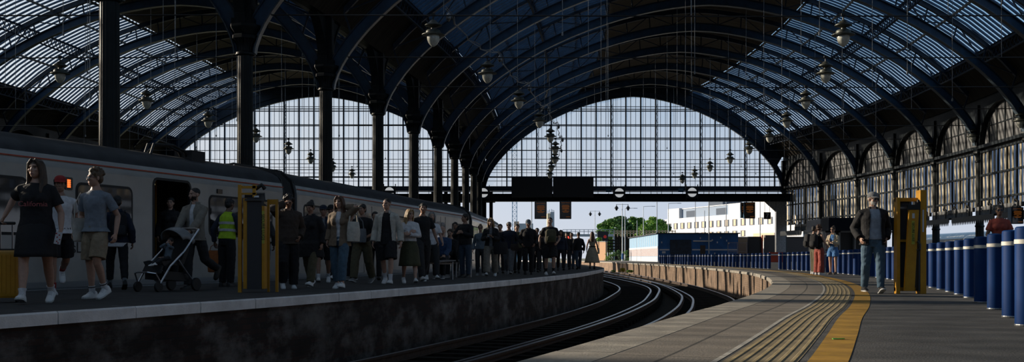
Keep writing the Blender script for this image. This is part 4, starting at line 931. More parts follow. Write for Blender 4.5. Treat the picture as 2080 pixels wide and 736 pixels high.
for key in ('near', 'far'):
    sp = SPANS[key]
    b = MB()
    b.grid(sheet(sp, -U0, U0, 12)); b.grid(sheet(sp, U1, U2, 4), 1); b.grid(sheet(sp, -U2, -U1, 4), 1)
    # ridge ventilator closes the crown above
    struct(b.build('ceiling_boards_' + key, ['board', 'board_shaded']))
    for sg in (-1, 1):
        b = MB(); n = 7; w = .055; dep = .30 if (key, sg) in (('near', -1), ('far', 1)) else .12
        for k in range(len(BAYS) - 1):
            for j in range(14):
                d = BAYS[k] - BAY * (j + .5) / 14; rings = []
                for i in range(n):
                    u = sg * (U0 + (U1 - U0) * i / (n - 1)); p = sp.roof(d, u); nrm = (sp.roof(d, u + .01) - sp.roof(d, u - .01)).normalized(); nv = Vector((-nrm.z, 0, nrm.x)) * (1 if nrm.x > 0 else -1)
                    rings.append([p + Vector((0, -w, 0)), p + Vector((0, w, 0)), p + Vector((0, w, 0)) - nv * dep, p + Vector((0, -w, 0)) - nv * dep])
                b.loft(rings)
        o = struct(b.build('window_roof_%s_%d' % (key, 1 if sg < 0 else 2), 'blue_iron'))
        b = MB(); b.grid(sheet(sp, sg * U0, sg * U1, 8, .01)); b.build('pane', 'glass_roof', o)
        for i, u in enumerate((U0, .48, .6, .72, U1)):
            b = MB()
            lat = abs(u - .6) < .01 or i == 4
            for k in range(len(BAYS) - 1):
                d0, d1 = BAYS[k], BAYS[k + 1]
                b.beam(sp.roof(d0, sg * u, -.2), sp.roof(d1, sg * u, -.2), .1, .14)
                if lat:
                    b.beam(sp.roof(d0, sg * u, -.95), sp.roof(d1, sg * u, -.95), .12, .08)
                    m = 14
                    for j in range(m):
                        e, f = d0 + (d1 - d0) * j / m, d0 + (d1 - d0) * (j + 1) / m
                        b.beam(sp.roof(e, sg * u, -.22), sp.roof(f, sg * u, -.92), .05, .03); b.beam(sp.roof(e, sg * u, -.92), sp.roof(f, sg * u, -.22), .05, .03)
            struct(b.build('trim_purlin_%s_%d' % (key, i + (1 if sg < 0 else 6)), 'navy_iron' if lat else 'pale_edge'))
# valley gutters between and beside the two spans
b = MB(); rows = []
for d in BAYS: rows.append([SPANS['far'].roof(d, U2), Vector((CC(d), d, 12.0)), SPANS['near'].roof(d, -U2)])
b.grid(rows); rows = []
for d in BAYS: rows.append([SPANS['near'].roof(d, U2), Vector((RC(d) + 1.2, d, 12.4))])
b.grid(rows); rows = []
for d in BAYS: rows.append([SPANS['far'].roof(d, -U2), Vector((XL(d) - 1.2, d, 12.4))])
b.grid(rows); struct(b.build('ceiling_valley', 'dark_iron'))
def arcade_bay(cv, k, zc, top, m, thick=.3, inset=.42, rise=3.3):
    d0, d1 = BAYS[k + 1], BAYS[k]; a = Vector((cv(d0), d0, 0)); c = Vector((cv(d1), d1, 0)); u = (c - a); L = u.length; u /= L; nv = Vector((u.y, -u.x, 0)) * thick
    pts = [(0, zc), (inset, zc)]
    for i in range(1, 20):
        th = PI * (1 - i / 20); pts.append((L / 2 + (L / 2 - inset) * math.cos(th), zc + rise * math.sin(th)))
    pts += [(L - inset, zc), (L, zc), (L, top), (L/2, top), (0, top)]
    # two quads strips keep the polygon simple
    b = MB(); P = lambda s, z: a + u * s + Vector((0, 0, z)) - nv / 2
    arcp = pts[1:-4]
    rings = []
    for s, z in arcp:
        q = P(s, z); r = P(s, top); rings.append([q, q + nv, r + nv, r])
    b.loft(rings)
    b.plate([P(0, zc), P(inset, zc), P(inset, top), P(0, top)], nv); b.plate([P(L - inset, zc), P(L, zc), P(L, top), P(L - inset, top)], nv)
    # moulded rim of the arch
    for i in range(len(arcp) - 1): b.beam(P(*arcp[i]) + nv / 2, P(*arcp[i + 1]) + nv / 2, thick + .12, .1, 0, (0, 0, 1))
    return b, P, L, nv
for k in range(12):
    b, *_ = arcade_bay(CC, k, 9.7, 13.0, 'dark_iron'); struct(b.build('wall_centre_arcade_%d' % (k + 1), 'dark_iron'))
for k in range(12):
    b, P, L, nv = arcade_bay(RC, k, 8.5, 12.9, 'dark_iron', rise=3.0); struct(b.build('wall_right_arcade_%d' % (k + 1), 'dark_iron'))
    # lunette in the arch, glazed screen under it, cream slats painting the pane reflections
    f = MB()
    for i in range(1, 6): f.beam(P(L * i / 6, 8.6) + nv, P(L * i / 6, 8.55 + 3.0 * math.sqrt(max(0, 1 - (2 * i / 6 - 1) ** 2))) + nv, .1, .12)
    f.beam(P(.3, 8.55) + nv * .3, P(L - .3, 8.55) + nv * .3, .5, .22); f.beam(P(.3, 10.0) + nv, P(L - .3, 10.0) + nv, .06, .08)
    for z in (8.2, 6.5, 4.75): f.beam(P(.3, z) + nv * .4, P(L - .3, z) + nv * .4, .16, .14)
    for i in range(6): f.beam(P(.4 + (L - .8) * i / 5, 4.2) + nv * .4, P(.4 + (L - .8) * i / 5, 8.3) + nv * .4, .1, .16)
    o = struct(f.build('window_right_%d' % (k + 1), 'dark_iron'))
    g = MB(); nn = 24; bt = [P(L / 2 + (L / 2 - .4) * math.cos(PI * (1 - i / nn)), 8.5) + nv * 1.05 for i in range(nn + 1)]; tp = [P(L / 2 + (L / 2 - .4) * math.cos(PI * (1 - i / nn)), 8.5 + 3.0 * math.sin(PI * i / nn)) + nv * 1.05 for i in range(nn + 1)]
    bt = [Vector((q.x, q.y, 8.15)) for q in bt]; g.grid([bt, tp]); g.build('lunette_board', 'lunette_grey', o)
    g = MB(); g.grid([[P(.3, 4.2) + nv * .75, P(L - .3, 4.2) + nv * .75], [P(.3, 8.3) + nv * .75, P(L - .3, 8.3) + nv * .75]]); g.build('pane', 'glass_blue', o)
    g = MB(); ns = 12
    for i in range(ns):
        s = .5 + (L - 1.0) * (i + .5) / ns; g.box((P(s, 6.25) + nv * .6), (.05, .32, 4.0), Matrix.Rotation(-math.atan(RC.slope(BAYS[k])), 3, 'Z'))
    g.build('reflection_slat', 'reflection_cream', o)
# canopy below the glazed screen, with hooks and a dagged valance
for k in range(11):
    d0, d1 = BAYS[k + 1], BAYS[k] - (3.2 if k == 0 else 0); a = Vector((RC(d0) - .3, d0, 0)); c = Vector((RC(d1) - .3, d1, 0)); u = c - a; L = u.length; u /= L; a = a + u * .35; L -= .7; n = Vector((-u.y, u.x, 0))
    t = thing('canopy_bay', 'dark canopy bay below the glazed screen, ' + ordinal(k) + ' from the glazed end', 'canopy', a, 0, 'canopy along the side wall')
    b = MB(); b.plate([Vector((0, 0, 3.45)), u * L + Vector((0, 0, 3.45)), u * L + n * 1.8 + Vector((0, 0, 3.3)), n * 1.8 + Vector((0, 0, 3.3))], (0, 0, .12)); b.build('canopy_roof', 'dark_iron', t)
    b = MB(); b.beam(n * 1.8 + Vector((0, 0, 3.25)), n * 1.8 + u * L + Vector((0, 0, 3.25)), .06, .3)
    for i in range(24):
        s = L * (i + .5) / 24; p = n * 1.8 + u * s; b.plate([p - u * .15 + Vector((0, 0, 3.1)), p + u * .15 + Vector((0, 0, 3.1)), p + Vector((0, 0, 2.85))], n * .03)
    b.build('valance', 'dark_iron', t)
    for i in range(4):
        p = u * (L * (i + .5) / 4) + n * .9; b = MB()
        b.tube([p + Vector((0, 0, 3.5)), p + Vector((0, 0, 4.15)), p + n * .1 + Vector((0, 0, 4.3)) + u * .1, p + u * .45 + Vector((0, 0, 4.3)), p + u * .5 + Vector((0, 0, 4.15))], .07, 8); b.build('hooked_bracket', 'black_paint', t)
    b = MB(); b.beam(Vector((0, 0, 4.05)), u * L + Vector((0, 0, 4.05)), .2, .3)
    for i in range(30): s = L * (i + .5) / 30; b.beam(u * s + n * .1 + Vector((0, 0, 3.55)), u * s + n * .1 + Vector((0, 0, 3.95)), .12, .02)
    b.build('fascia_rail', 'lunette_grey', t)
# far side wall beyond the train, end wall behind the viewpoint
b = MB(); rows = []
for d in BAYS: rows.append([Vector((XL(d) - .6, d, z)) for z in (-1.3, 4, 9, 12.9)])
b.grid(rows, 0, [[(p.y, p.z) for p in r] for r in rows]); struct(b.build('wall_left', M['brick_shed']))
for k in range(9):
    b, P, L, nv = arcade_bay(XL, k, 8.5, 12.9, 'dark_iron', rise=3.0); struct(b.build('wall_left_arcade_%d' % (k + 1), 'dark_iron'))
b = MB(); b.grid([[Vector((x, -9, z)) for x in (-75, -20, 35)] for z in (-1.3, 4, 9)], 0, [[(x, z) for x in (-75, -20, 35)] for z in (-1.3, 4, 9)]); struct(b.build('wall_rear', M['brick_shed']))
b = MB()  # unseen glazing added above the end wall to brighten the interior
for i in range(57): x = -75 + i * 1.96; b.span(x - .07, x + .07, -9.1, -8.9, 9, 23)
for z in (9.1, 12, 15, 18, 21): b.span(-75, 35, -9.08, -8.92, z - .08, z + .08)
o = struct(b.build('fill_window_rear', 'navy_iron')); g = MB(); g.grid([[Vector((-75, -9, 9)), Vector((35, -9, 9))], [Vector((-75, -9, 23)), Vector((35, -9, 23))]]); g.build('pane', 'glass_gable', o)
b = MB(); rows = [[Vector((RC(d) + .5, d, z)) for z in (-1.3, 4, 12.9)] for d in (-11, 0, 10)]
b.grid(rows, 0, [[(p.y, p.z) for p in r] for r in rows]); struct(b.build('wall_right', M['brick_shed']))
# ------------------------------------------------------------------ glazed end wall
def gable(key, mull0, n_m, pitch, lattice):
    sp = SPANS[key]; a, c = sp.ends(GD); xc, hw = (a + c) / 2, (c - a) / 2; b = MB(); y = GD
    ztop = lambda x: ZS + (RISE + .1) * hh((x - xc) / hw) if abs(x - xc) < hw else ZS
    xs = [mull0 + pitch * i for i in range(n_m)]
    for i, x in enumerate(xs):
        zt = ztop(x)
        if zt > ZS + .3:
            b.span(x - .075, x + .075, y - .15, y + .1, ZS - .5, zt)
        if i in lattice:
            z = ZS; w = .34
            b.span(x + w * .7 - .03, x + w * .7 + .03, y - .15, y, ZS - .4, ztop(x + w)); 
            while z < zt - .8: b.beam((x, y - .1, z), (x + w * .7, y - .1, z + .8), .04, .03); b.beam((x + w * .7, y - .1, z), (x, y - .1, z + .8), .04, .03); z += .8
    for i in range(-1, n_m):
        for j in (1, 2):
            x = mull0 + pitch * (i + j / 3); zt = ztop(x)
            if zt > ZS + .3: b.span(x - .022, x + .022, y - .05, y + .03, ZS - .4, zt)
    for py_, h in ((217, .05), (226, .1), (254, .1), (281, .1), (283.5, .04), (306, .06), (333, .06), (345, .07), (360, .16), (368, .05)):
        z = pz(py_, GD); 
        if z < ZS + .05: continue
        # half chord of the arch at this height
        lo, hi = 0.0, 1.0
        for _ in range(30):
            mid = (lo + hi) / 2
            if ZS + RISE * hh(mid) > z: lo = mid
            else: hi = mid
        b.span(xc - hw * lo, xc + hw * lo, y - .12, y + .06, z - h / 2, z + h / 2)
    o = struct(b.build('window_gable_' + key, 'navy_iron'))
    nn = 40; g = MB(); us = [math.sin(-PI/2 + PI * i / nn) for i in range(nn + 1)]
    g.grid([[Vector((xc + hw * u, y + .02, ZS - .4)) for u in us], [Vector((xc + hw * u, y + .02, ZS + RISE * hh(u) + .15)) for u in us]]); g.build('pane', 'glass_gable', o)
    # closed web between the arch and the roof
    w = MB(); uu = [-.955 + 1.91 * i / 40 for i in range(41)]
    w.loft([[sp.inner(GD, u, .05) + Vector((0, -.05, 0)), sp.inner(GD, u, .05) + Vector((0, .1, 0)), sp.roof(GD, u, .1) + Vector((0, .1, 0)), sp.roof(GD, u, .1) + Vector((0, -.05, 0))] for u in uu])
    struct(w.build('wall_gable_' + key, 'navy_iron'))
gable('near', px(1029.5, GD), 19, 30.2 * GD / F, (2, 7, 10, 13, 16))
gable('far', px(366, GD), 20, 30.2 * GD / F, (1, 4, 7, 10, 13, 16))
b = MB(); x0, x1 = XL(GD) - 1, RC(GD) + .6
b.span(x0, x1, GD - .25, GD + .25, 8.15, 8.7); struct(b.build('trim_gable_sill', 'navy_iron'))
b = MB(); x0 = px(640, GD)
b.span(x0, px(1610, GD), GD - 1.6, GD - 1.0, 6.95, 7.7); b.span(x0, px(1610, GD), GD - 1.9, GD - .8, 6.88, 6.97); b.span(x0, px(1610, GD), GD - 1.9, GD - .8, 7.65, 7.75)
x = x0
while x < px(1610, GD):
    b.span(x - .03, x + .03, GD - 1.75, GD - 1.6, 6.95, 7.5); x += 2.9
G_girder = b.build('gantry_girder', 'dark_iron', loc=None); tag(G_girder, 'long dark iron girder spanning the tracks under the glazed end wall', 'girder')
b = MB()
for z in (7.97,): b.span(x0, px(1610, GD), GD - 1.7, GD - 1.62, z - .05, z + .05)
x = x0
while x < px(1610, GD): b.span(x - .025, x + .025, GD - 1.7, GD - 1.62, 7.5, 8.1); x += 1.2
b.build('handrail', 'navy_iron', G_girder)
b = MB(); xg = px(1583, GD)
b.span(xg - .75, xg + .35, GD - 1.6, GD - 1.0, 0, 6.95); b.span(xg - .9, xg + .5, GD - 1.75, GD - .9, 0, .5)
b.plate([(xg - 2.1, GD - 1.5, 6.95), (xg - .75, GD - 1.5, 6.95), (xg - .75, GD - 1.5, 5.7)], (0, .3, 0))
o = b.build('girder_post', 'steel'); tag(o, 'broad grey post with a slanted bracket carrying the girder by the side wall', 'post')
# palings closing the far span beside the carriages, below the girder
b = MB(); x = px(880, GD)
while x < px(1008, GD): b.span(x - .2, x + .2, GD - .5, GD - .3, -1.2, 8.1); x += .74
for z in (2.2, 4.6, 6.9): b.span(px(880, GD), px(1006, GD), GD - .55, GD - .25, z - .1, z + .1)
struct(b.build('wall_end_palings', 'dark_iron'))
# ------------------------------------------------------------------ pendant lamps, tie rods, cables
def make_lamp(label, group):
    t = thing('pendant_lamp', label, 'lamp', (0, 0, 0), 0, group)
    b = MB(); b.lathe([(.03, .05), (.03, -.2)], 8); b.box((0, 0, .03), (.16, .1, .1)); b.build('hanger', 'black_paint', t)
    b = MB(); b.lathe([(.05, -.18), (.13, -.22), (.17, -.28), (.33, -.37), (.34, -.41), (.2, -.45), (.09, -.5), (.09, -.58)], 24); b.build('cap', 'lamp_bronze', t, True, angle=40)
    b = MB(); b.lathe([(.1, -.55), (.26, -.58), (.29, -.62), (.30, -.70), (.45, -.755), (.46, -.785), (.3, -.79), (.24, -.80)], 28); b.build('brim', 'lamp_bronze', t, True, angle=40)
    b = MB(); b.lathe([(.235, -.78), (.25, -.86), (.245, -.95), (.21, -1.06), (.14, -1.16), (.06, -1.23), (.008, -1.25)], 24); b.build('globe', 'lamp_glass', t, True)
    return t
LAMPS = []
ZT = 10.2
proto_lamp = None
lines = [('over the crowded platform edge', 'lamps over the crowded platform', [(880, 0), (990, 1), (1054, 2), (1096, 3), (1118, 4), (1128, 5), (1127, 6), (1120, 7), (1117, 8)]),
         ('over the sunlit platform', 'lamps over the sunlit platform', [(1713, 0), (1677, 1), (1637, 2), (1598, 3), (1563, 4), (1522, 5), (1483, 6), (1442, 7), (1411, 8), (1386, 9)]),
         ('close to the glazed side wall', 'lamps along the side wall', [(2072, 3), (1976, 4), (1887, 5), (1811, 6), (1745, 7), (1683, 8), (1624, 9)]),
         ('over the train', 'lamps over the train', [(122, 1), (298, 2), (423, 3), (520, 4), (586, 5), (631, 6), (676, 7), (715, 8)])]
ribd = lambda n: GD - BAY * (9 - n)                # n = 0 is the column at 42.9 m
for where, grp, items in lines:
    for i, (x, n) in enumerate(items):
        d = ribd(n) + .0; d = min(d, GD - 1.2)
        lab = 'bronze pendant lamp with pointed globe, ' + ('nearest of the line ' if i == 0 else ordinal(i) + ' of the line ') + where
        if proto_lamp is None: proto_lamp = make_lamp(lab, grp); o = proto_lamp
        else: o = dup(proto_lamp, label=lab, group=grp)
        o.location = (px(x, d), d, ZT - .02); LAMPS.append((where, Vector(o.location)))
for key, nm in (('near', 'over the curving tracks'), ('far', 'over the train')):
    for k in range(0, 13):
        d = BAYS[k] if k else GD - 1.2; a, c = SPANS[key].ends(d); z = ZT
        lo = 0.0; hi = 1.0
        for _ in range(30):
            mid = (lo + hi) / 2
            if ZS + RISE * hh(mid) > z: lo = mid
            else: hi = mid
        xc, hw = (a + c) / 2, (c - a) / 2
        b = MB(); b.tube([(-hw * lo, 0, 0), (0, 0, -.06), (hw * lo, 0, 0)], .028, 6)
        o = b.build('tie_rod', 'black_paint', loc=(xc, d, z)); tag(o, 'thin black tie rod ' + nm + ', ' + (('at the glazed end') if k == 0 else ordinal(k - 1) + ' in from the glazed end'), 'tie rod', 'tie rods ' + nm)
        for j, u in enumerate((-.62, -.38, -.12, .14, .4, .63)):
            zt = ZS + RISE * hh(u) - z; b = MB(); zb = 0 if (j + k) % 2 else -.7
            b.tube([(hw * u, 0, zb), (hw * u, 0, zt)], .014, 5)
            if zb: b.box((hw * u, 0, zb - .05), (.07, .07, .14))
            b.build('hanger_rod', 'steel', o)
# sagging cable that links the lamps over the crowded platform
L0 = [p for w, p in LAMPS if 'crowded' in w]
for i in range(len(L0) - 1):
    a, c = L0[i] + Vector((.5, 0, .25)), L0[i + 1] + Vector((.5, 0, .25)); pts = []
    for j in range(13):
        u = j / 12; pts.append(a.lerp(c, u) + Vector((.08 * math.sin(j * 2.1), 0, -.5 * 4 * u * (1 - u))))
    b = MB(); b.tube([p - a for p in pts], .022, 6); b.tube([p - a + Vector((.06 * math.sin(j * 1.3), 0, .06 + .05 * math.cos(j * 1.9))) for j, p in enumerate(pts)], .014, 5)
    b.lathe([(.01, -.1), (.09, -.2), (.1, -.35), (.04, -.45)], 10, (.1, .15, 0))
    o = b.build('lamp_cable', 'steel', loc=a); tag(o, 'twisted cable slung between the %s and %s lamps over the crowded platform' % (ordinal(i), ordinal(i + 1)), 'cable', 'lamp cables')
# ------------------------------------------------------------------ train
def tpos(dp): return LE.off(dp, -5.57)
def solve(fn, lo, hi):
    for _ in range(60):
        mid = (lo + hi) / 2
        if fn(mid): lo = mid
        else: hi = mid
    return lo
pxof = lambda p: XC + p.x / p.y * F
def car(name_end, label, d_far=None, d_near=None, length=20.0):
    if d_far is not None: dn = solve(lambda q: (tpos(q) - tpos(d_far)).length > length, d_far - 40, d_far); A, B = tpos(dn), tpos(d_far)
    else: df = solve(lambda q: (tpos(q) - tpos(d_near)).length < length, d_near, d_near + 40); A, B = tpos(d_near), tpos(df); d_far = df
    v = B - A; t = thing('train_carriage', label, 'train', (A.x, A.y, 0), math.atan2(v.y, v.x), 'carriages of the white train'); L = v.length
    u = v / L
    def s_of(x):          # where the line of sight through column x meets the carriage side
        k = (x - XC) / F; return (k * A.y - A.x) / (u.x - k * u.y)
    return t, L, s_of, d_far
PROF = [(.14, -.8), (.05, -.25), (.0, .05), (0, .15)]
UP = [(0, 2.2), (.015, 2.32), (.045, 2.43)]
ROOF = [(.045, 2.43), (.07, 2.48), (.16, 2.6), (.34, 2.70), (.7, 2.82), (1.4, 2.9), (2.1, 2.82), (2.46, 2.70)]
FAR = [(2.46, 2.70), (2.64, 2.58), (2.74, 2.46), (2.8, 2.2), (2.8, .15), (2.75, -.25), (2.66, -.8)]
def rounded(x0, x1, z0, z1, r, n=5):
    P = []
    for cx, cz, a0 in ((x1 - r, z0 + r, -90), (x1 - r, z1 - r, 0), (x0 + r, z1 - r, 90), (x0 + r, z0 + r, 180)):
        for i in range(n + 1):
            a = R(a0 + 90 * i / n); P.append((cx + r * math.cos(a), cz + r * math.sin(a)))
    return P
def pane(t, x0, x1, z0, z1, y=-.012, r=.11, mat_='train_glass', name='window', frame=True):
    if frame:
        b = MB(); b.plate([(x, y + .006, z) for x, z in rounded(x0 - .05, x1 + .05, z0 - .05, z1 + .05, r + .04)], (0, .02, 0)); f = b.build(name, 'black_rubber', t)
    else: f = t
    b = MB(); b.plate([(x, y, z) for x, z in rounded(x0, x1, z0, z1, r)], (0, .012, 0)); return b.build('pane' if frame else name, mat_, f)
def car_body(t, L, openings=(), nose=False):
    b = MB()
    xs = [0] + sorted(q for o in openings for q in o) + [L]
    for i in range(len(xs) - 1):
        if any(abs(xs[i] - o[0]) < 1e-6 for o in openings): continue
        b.grid([[(xs[i], 0, .15), (xs[i + 1], 0, .15)], [(xs[i], 0, 2.2), (xs[i + 1], 0, 2.2)]])
    low = b
    def ext(P, m, bb=b):
        if not nose: bb.grid([[(0, y, z) for y, z in P], [(L, y, z) for y, z in P]], m)
        else:
            rows = []
            for q in (0, L - 2.2, L - 1.6, L - 1.0, L - .5, L - .15, L):
                k = max(0, (q - (L - 2.2)) / 2.2); rows.append([(q - (.9 * k * max(0, (z + .2) / 3)), 1.4 + (y - 1.4) * (1 - .35 * k * k), z if z < .2 else .2 + (z - .2) * (1 - .38 * k * k)) for y, z in P])
            bb.grid(rows, m)
    ext(UP, 0); ext(FAR, 0)
    b.build('body_shell', ['train_white'], t, True, angle=30)
    b = MB(); ext(PROF, 0, b); b.build('skirt', 'train_grey', t)
    b = MB(); ext(ROOF, 0, b); b.build('roof', 'train_roof', t, True, angle=30)
    b = MB(); b.beam((0, -.004, 2.335), (L - (2.3 if nose else 0), -.004, 2.335), .012, .022); b.build('red_cantrail_line', 'train_red', t)
    for x in (0, L):
        if nose and x: continue
        b = MB(); b.plate([(x, y, z) for y, z in [(0, -.2), (0, 2.2), (.06, 2.46), (.34, 2.7), (1.4, 2.9), (2.46, 2.7), (2.74, 2.46), (2.8, 2.2), (2.8, -.2)]], (.03 if x == 0 else -.03, 0, 0)); b.build('end_bulkhead', 'train_grey', t)
    for xb in (2.6, L - 2.6):
        b = MB(); b.box((xb, 1.4, -.75), (2.9, 2.2, .35))
        for q in (-1.1, 1.1): b.lathe([(.42, -.7), (.42, .7)], 18, (xb + q, 1.4, -.85), 0, 'Y')
        b.build('bogie', 'train_under', t)
def roof_pod(t, x0, x1, h, y0=.42):
    b = MB(); P = [(y0, 2.6), (y0 + .05, 2.68 + h * .6), (y0 + .3, 2.8 + h), (1.4, 2.86 + h), (2.4 - (y0 - .4), 2.8 + h), (2.45 - (y0 - .4), 2.6)]
    b.loft([[(x, 1.4 + (y - 1.4) * k, 2.6 + (z - 2.6) * k) for y, z in P] for x, k in ((x0, .8), (x0 + .18, 1), (x1 - .18, 1), (x1, .8))]); b.build('roof_unit', 'train_roof', t)
def door_leaf(t, x0, x1):
    b = MB(); b.plate([(x, -.014, z) for x, z in rounded(x0, x1, .12, 2.16, .08)], (0, .016, 0)); f = b.build('door', 'train_white', t)
    b = MB(); mid = (x0 + x1) / 2; b.span(mid - .012, mid + .012, -.02, 0, .12, 2.16)
    for x in (x0, x1): b.span(x - .012, x + .012, -.02, 0, .12, 2.16)
    b.build('door_seal', 'black_rubber', f)
    for a, c in ((x0 + .12, mid - .1), (mid + .1, x1 - .12)): pane(f, a, c, .95, 1.95, -.024, .09, 'train_glass', 'door_window', False)
dfar = solve(lambda q: pxof(tpos(q)) < 575, 8, 60)
tA, LA, sA, dA = car('A', 'white carriage with an open door and orange lit panel, filling the left of the photo', d_far=dfar)
sd0, sd1 = sA(313), sA(385)
car_body(tA, LA, [(sd0, sd1)])
f = tA
pane(tA, sA(-150), sA(52), 1.02, 1.93); pane(tA, sA(157), sA(266), 1.05, 1.93); pane(tA, sA(426), sA(551), 1.1, 1.93)
b = MB(); b.span(sd0 - .3, sd1 + .3, .02, 1.7, .1, .16); b.build('vestibule_floor', 'train_under', tA)
b = MB(); b.span(sd0 - .9, sd1 + .9, 1.9, 1.95, .15, 2.3); b.span(sd0 - .9, sd1 + .9, .1, 1.9, 2.28, 2.32); b.span(sd0 - .95, sd0 - .9, .05, 1.95, .15, 2.3); b.span(sd1 + .9, sd1 + .95, .05, 1.95, .15, 2.3); b.build('vestibule_lining', 'train_inside', tA)
b = MB(); b.span(sd0 + .05, sd1 - .5, .5, .6, 2.12, 2.15); b.build('vestibule_light', 'lit_strip', tA)
b = MB()
for q in (.2, 1.05): b.tube([(sd0 + q * (sd1 - sd0), .9, .15), (sd0 + q * (sd1 - sd0), .9, 2.28)], .02, 8)
b.build('grab_pole', 'ramp_yellow', tA)
b = MB(); P = rounded(sd0, sd1, .12, 2.18, .12); Q = rounded(sd0 - .05, sd1 + .05, .08, 2.23, .16)
b.loft([[(x, -.012, z) for x, z in P], [(x, -.012, z) for x, z in Q], [(x, .05, z) for x, z in Q], [(x, .05, z) for x, z in P], [(x, -.012, z) for x, z in P]], caps=False); b.build('door_surround', 'black_rubber', tA)
b = MB(); b.plate([(x, -.02, z) for x, z in rounded(sA(131), sA(146), 1.82, 2.05, .03)], (0, .02, 0)); o = b.build('destination_panel', 'black_gloss', tA)
b = MB(); xm = (sA(131) + sA(146)) / 2; b.span(xm - .045, xm - .012, -.026, -.02, 1.86, 2.01); b.span(xm + .005, xm + .03, -.026, -.02, 1.86, 2.01)
for z in (1.87, 1.91, 1.95, 1.99): b.span(xm - .05, xm + .035, -.028, -.02, z, z + .012)
b.build('lit_digits', 'led_orange', o)
b = MB(); b.span(sA(440), sA(450), -.03, 0, 2.02, 2.12); b.build('door_camera', 'black_gloss', tA)
text('lettering', 'ThamesLink', .29, 'black_paint', tA, (sA(161) + .40, -.006, .76), (R(90), 0, 0), .002, 'RIGHT')
for a, c, h in ((-160, 100, .0), (112, 216, .02), (238, 395, -.06), (458, 560, .02)): roof_pod(tA, sA(a), sA(c), h)
b = MB(); x0, x1 = sA(355), sA(432)
for y in (.6, .75): b.tube([(x0, y, 2.78), (x0 + .1, y, 3.0), (x1 - .6, y, 3.04), (x1 - .2, y, 2.95), (x1, y, 2.7)], .03, 8)
b.build('roof_cable_loop', 'black_paint', tA)
b = MB(); b.span(sA(425), sA(452), .45, .9, 2.6, 2.98); b.build('roof_insulator', 'train_under', tA)
tB, LB, sB, dB = car('B', 'white second carriage of the train, behind the crowd', d_near=dfar + .78, length=19.6)
car_body(tB, LB)
for x0, x1 in ((.5, 3.4), (7.6, 10.2), (10.9, 13.0), (16.6, 19.0)): pane(tB, x0, x1, 1.05, 1.93)
door_leaf(tB, 4.6, 6.1); door_leaf(tB, 13.9, 15.4)
for a, c, h in ((.4, 3.5, .02), (4.3, 11, .05), (12, 19, .02)): roof_pod(tB, a, c, h)
tC, LC, sC, dC = car('C', 'white third carriage with a sloping cab end, far end of the train', d_near=dB + .78, length=18.5)
car_body(tC, LC, nose=True)
for x0, x1 in ((.5, 2.6), (6.0, 8.8), (9.5, 12)): pane(tC, x0, x1, 1.05, 1.93)
door_leaf(tC, 3.4, 4.9); door_leaf(tC, 12.6, 14.1)
roof_pod(tC, .5, 5, .02); roof_pod(tC, 6, 13, .0)
def gangway(dp, label):
    A, B = tpos(dp), tpos(dp + .78); v = B - A
    t = thing('gangway_bellows', label, 'gangway', (A.x, A.y, 0), math.atan2(v.y, v.x), 'gangways of the train'); L = v.length
    P = [(.06, -.3), (.06, 2.2), (.14, 2.5), (.42, 2.76), (1.4, 2.94), (2.38, 2.76), (2.66, 2.5), (2.74, 2.2), (2.74, -.3)]
    b = MB(); n = 11; b.loft([[(.07 + (L - .14) * i / (n - 1), 1.4 + (y - 1.4) * (1.0 if i % 2 else .955), z * (1.0 if i % 2 else .98)) for y, z in P] for i in range(n)]); b.build('bellows', 'black_rubber', t)
    b = MB()
    for x in (.08, L - .08): b.loft([[(x + e, 1.4 + (y - 1.4) * k, z * (1 + (k - 1) * .5)) for y, z in P] for e, k in ((-.02, 1.0), (-.02, 1.035), (.02, 1.035), (.02, 1.0))], caps=False)
    b.build('end_ring', 'black_paint', t)
gangway(dA, 'black bellows between the first and second carriages'); gangway(dB, 'black bellows between the second and third carriages')
# ------------------------------------------------------------------ bollards
b = MB()
bpx = [1341.3, 1345.2, 1349.6, 1354, 1358, 1362.2, 1366.6, 1373, 1378, 1383, 1387.3, 1392.6, 1399, 1404.6, 1410, 1417, 1423, 1428.5, 1434, 1440, 1447, 1455, 1462, 1468.7, 1476, 1483, 1490.4, 1498, 1505.7, 1513.3, 1521, 1529.6, 1537.6, 1545.6, 1554, 1562.2,
       1584.7, 1593.6, 1603, 1612.7, 1622.2, 1631.5, 1640.5, 1650, 1660, 1671, 1682, 1694, 1705.5, 1716, 1727, 1738.5, 1749.5, 1760.5, 1772, 1784, 1796, 1807, 1818, 1829, 1841, 1853, 1866, 1879.5, 1895.5, 1912.8, 1931, 1949.8, 1970, 1993, 2021.5, 2054, 2083]
proto = None
for i, x in enumerate(reversed(bpx)):
    d = solve(lambda q: XC + BO(q) / q * F > x, 4, 140)
    lab = 'blue steel bollard with a white band, ' + ('nearest of the row' if i == 0 else ordinal(i) + ' of the row counting from the near end')
    if proto is None:
        proto = o = thing('bollard', lab, 'bollard', (0, 0, 0), 0, 'blue bollards along the platform')
        r = .086
        b = MB(); b.lathe([(r, 0), (r, .825), (r * .97, .85), (r * .8, .86), (.01, .865)], 24); b.build('post', 'bollard_blue', o, True, angle=40)
        b = MB(); b.lathe([(r + .001, .71), (r + .004, .712), (r + .004, .748), (r + .001, .75)], 24, caps=False); b.build('white_band', 'bollard_band', o, True, angle=40)
        b = MB(); b.lathe([(r * 1.02, 0), (r * 1.05, .012), (r * 1.02, .02)], 24); b.build('base_collar', 'steel', o)
    else: o = dup(proto, label=lab)
    o.location = (BO(d), d, 0); o.rotation_euler = (0, 0, random.uniform(0, 6))
    if d < 30: o.scale = (1, 1, 1.0)
    else: o.scale = (1.0, 1.0, 1.0 - .1 * min(1, (d - 30) / 30))
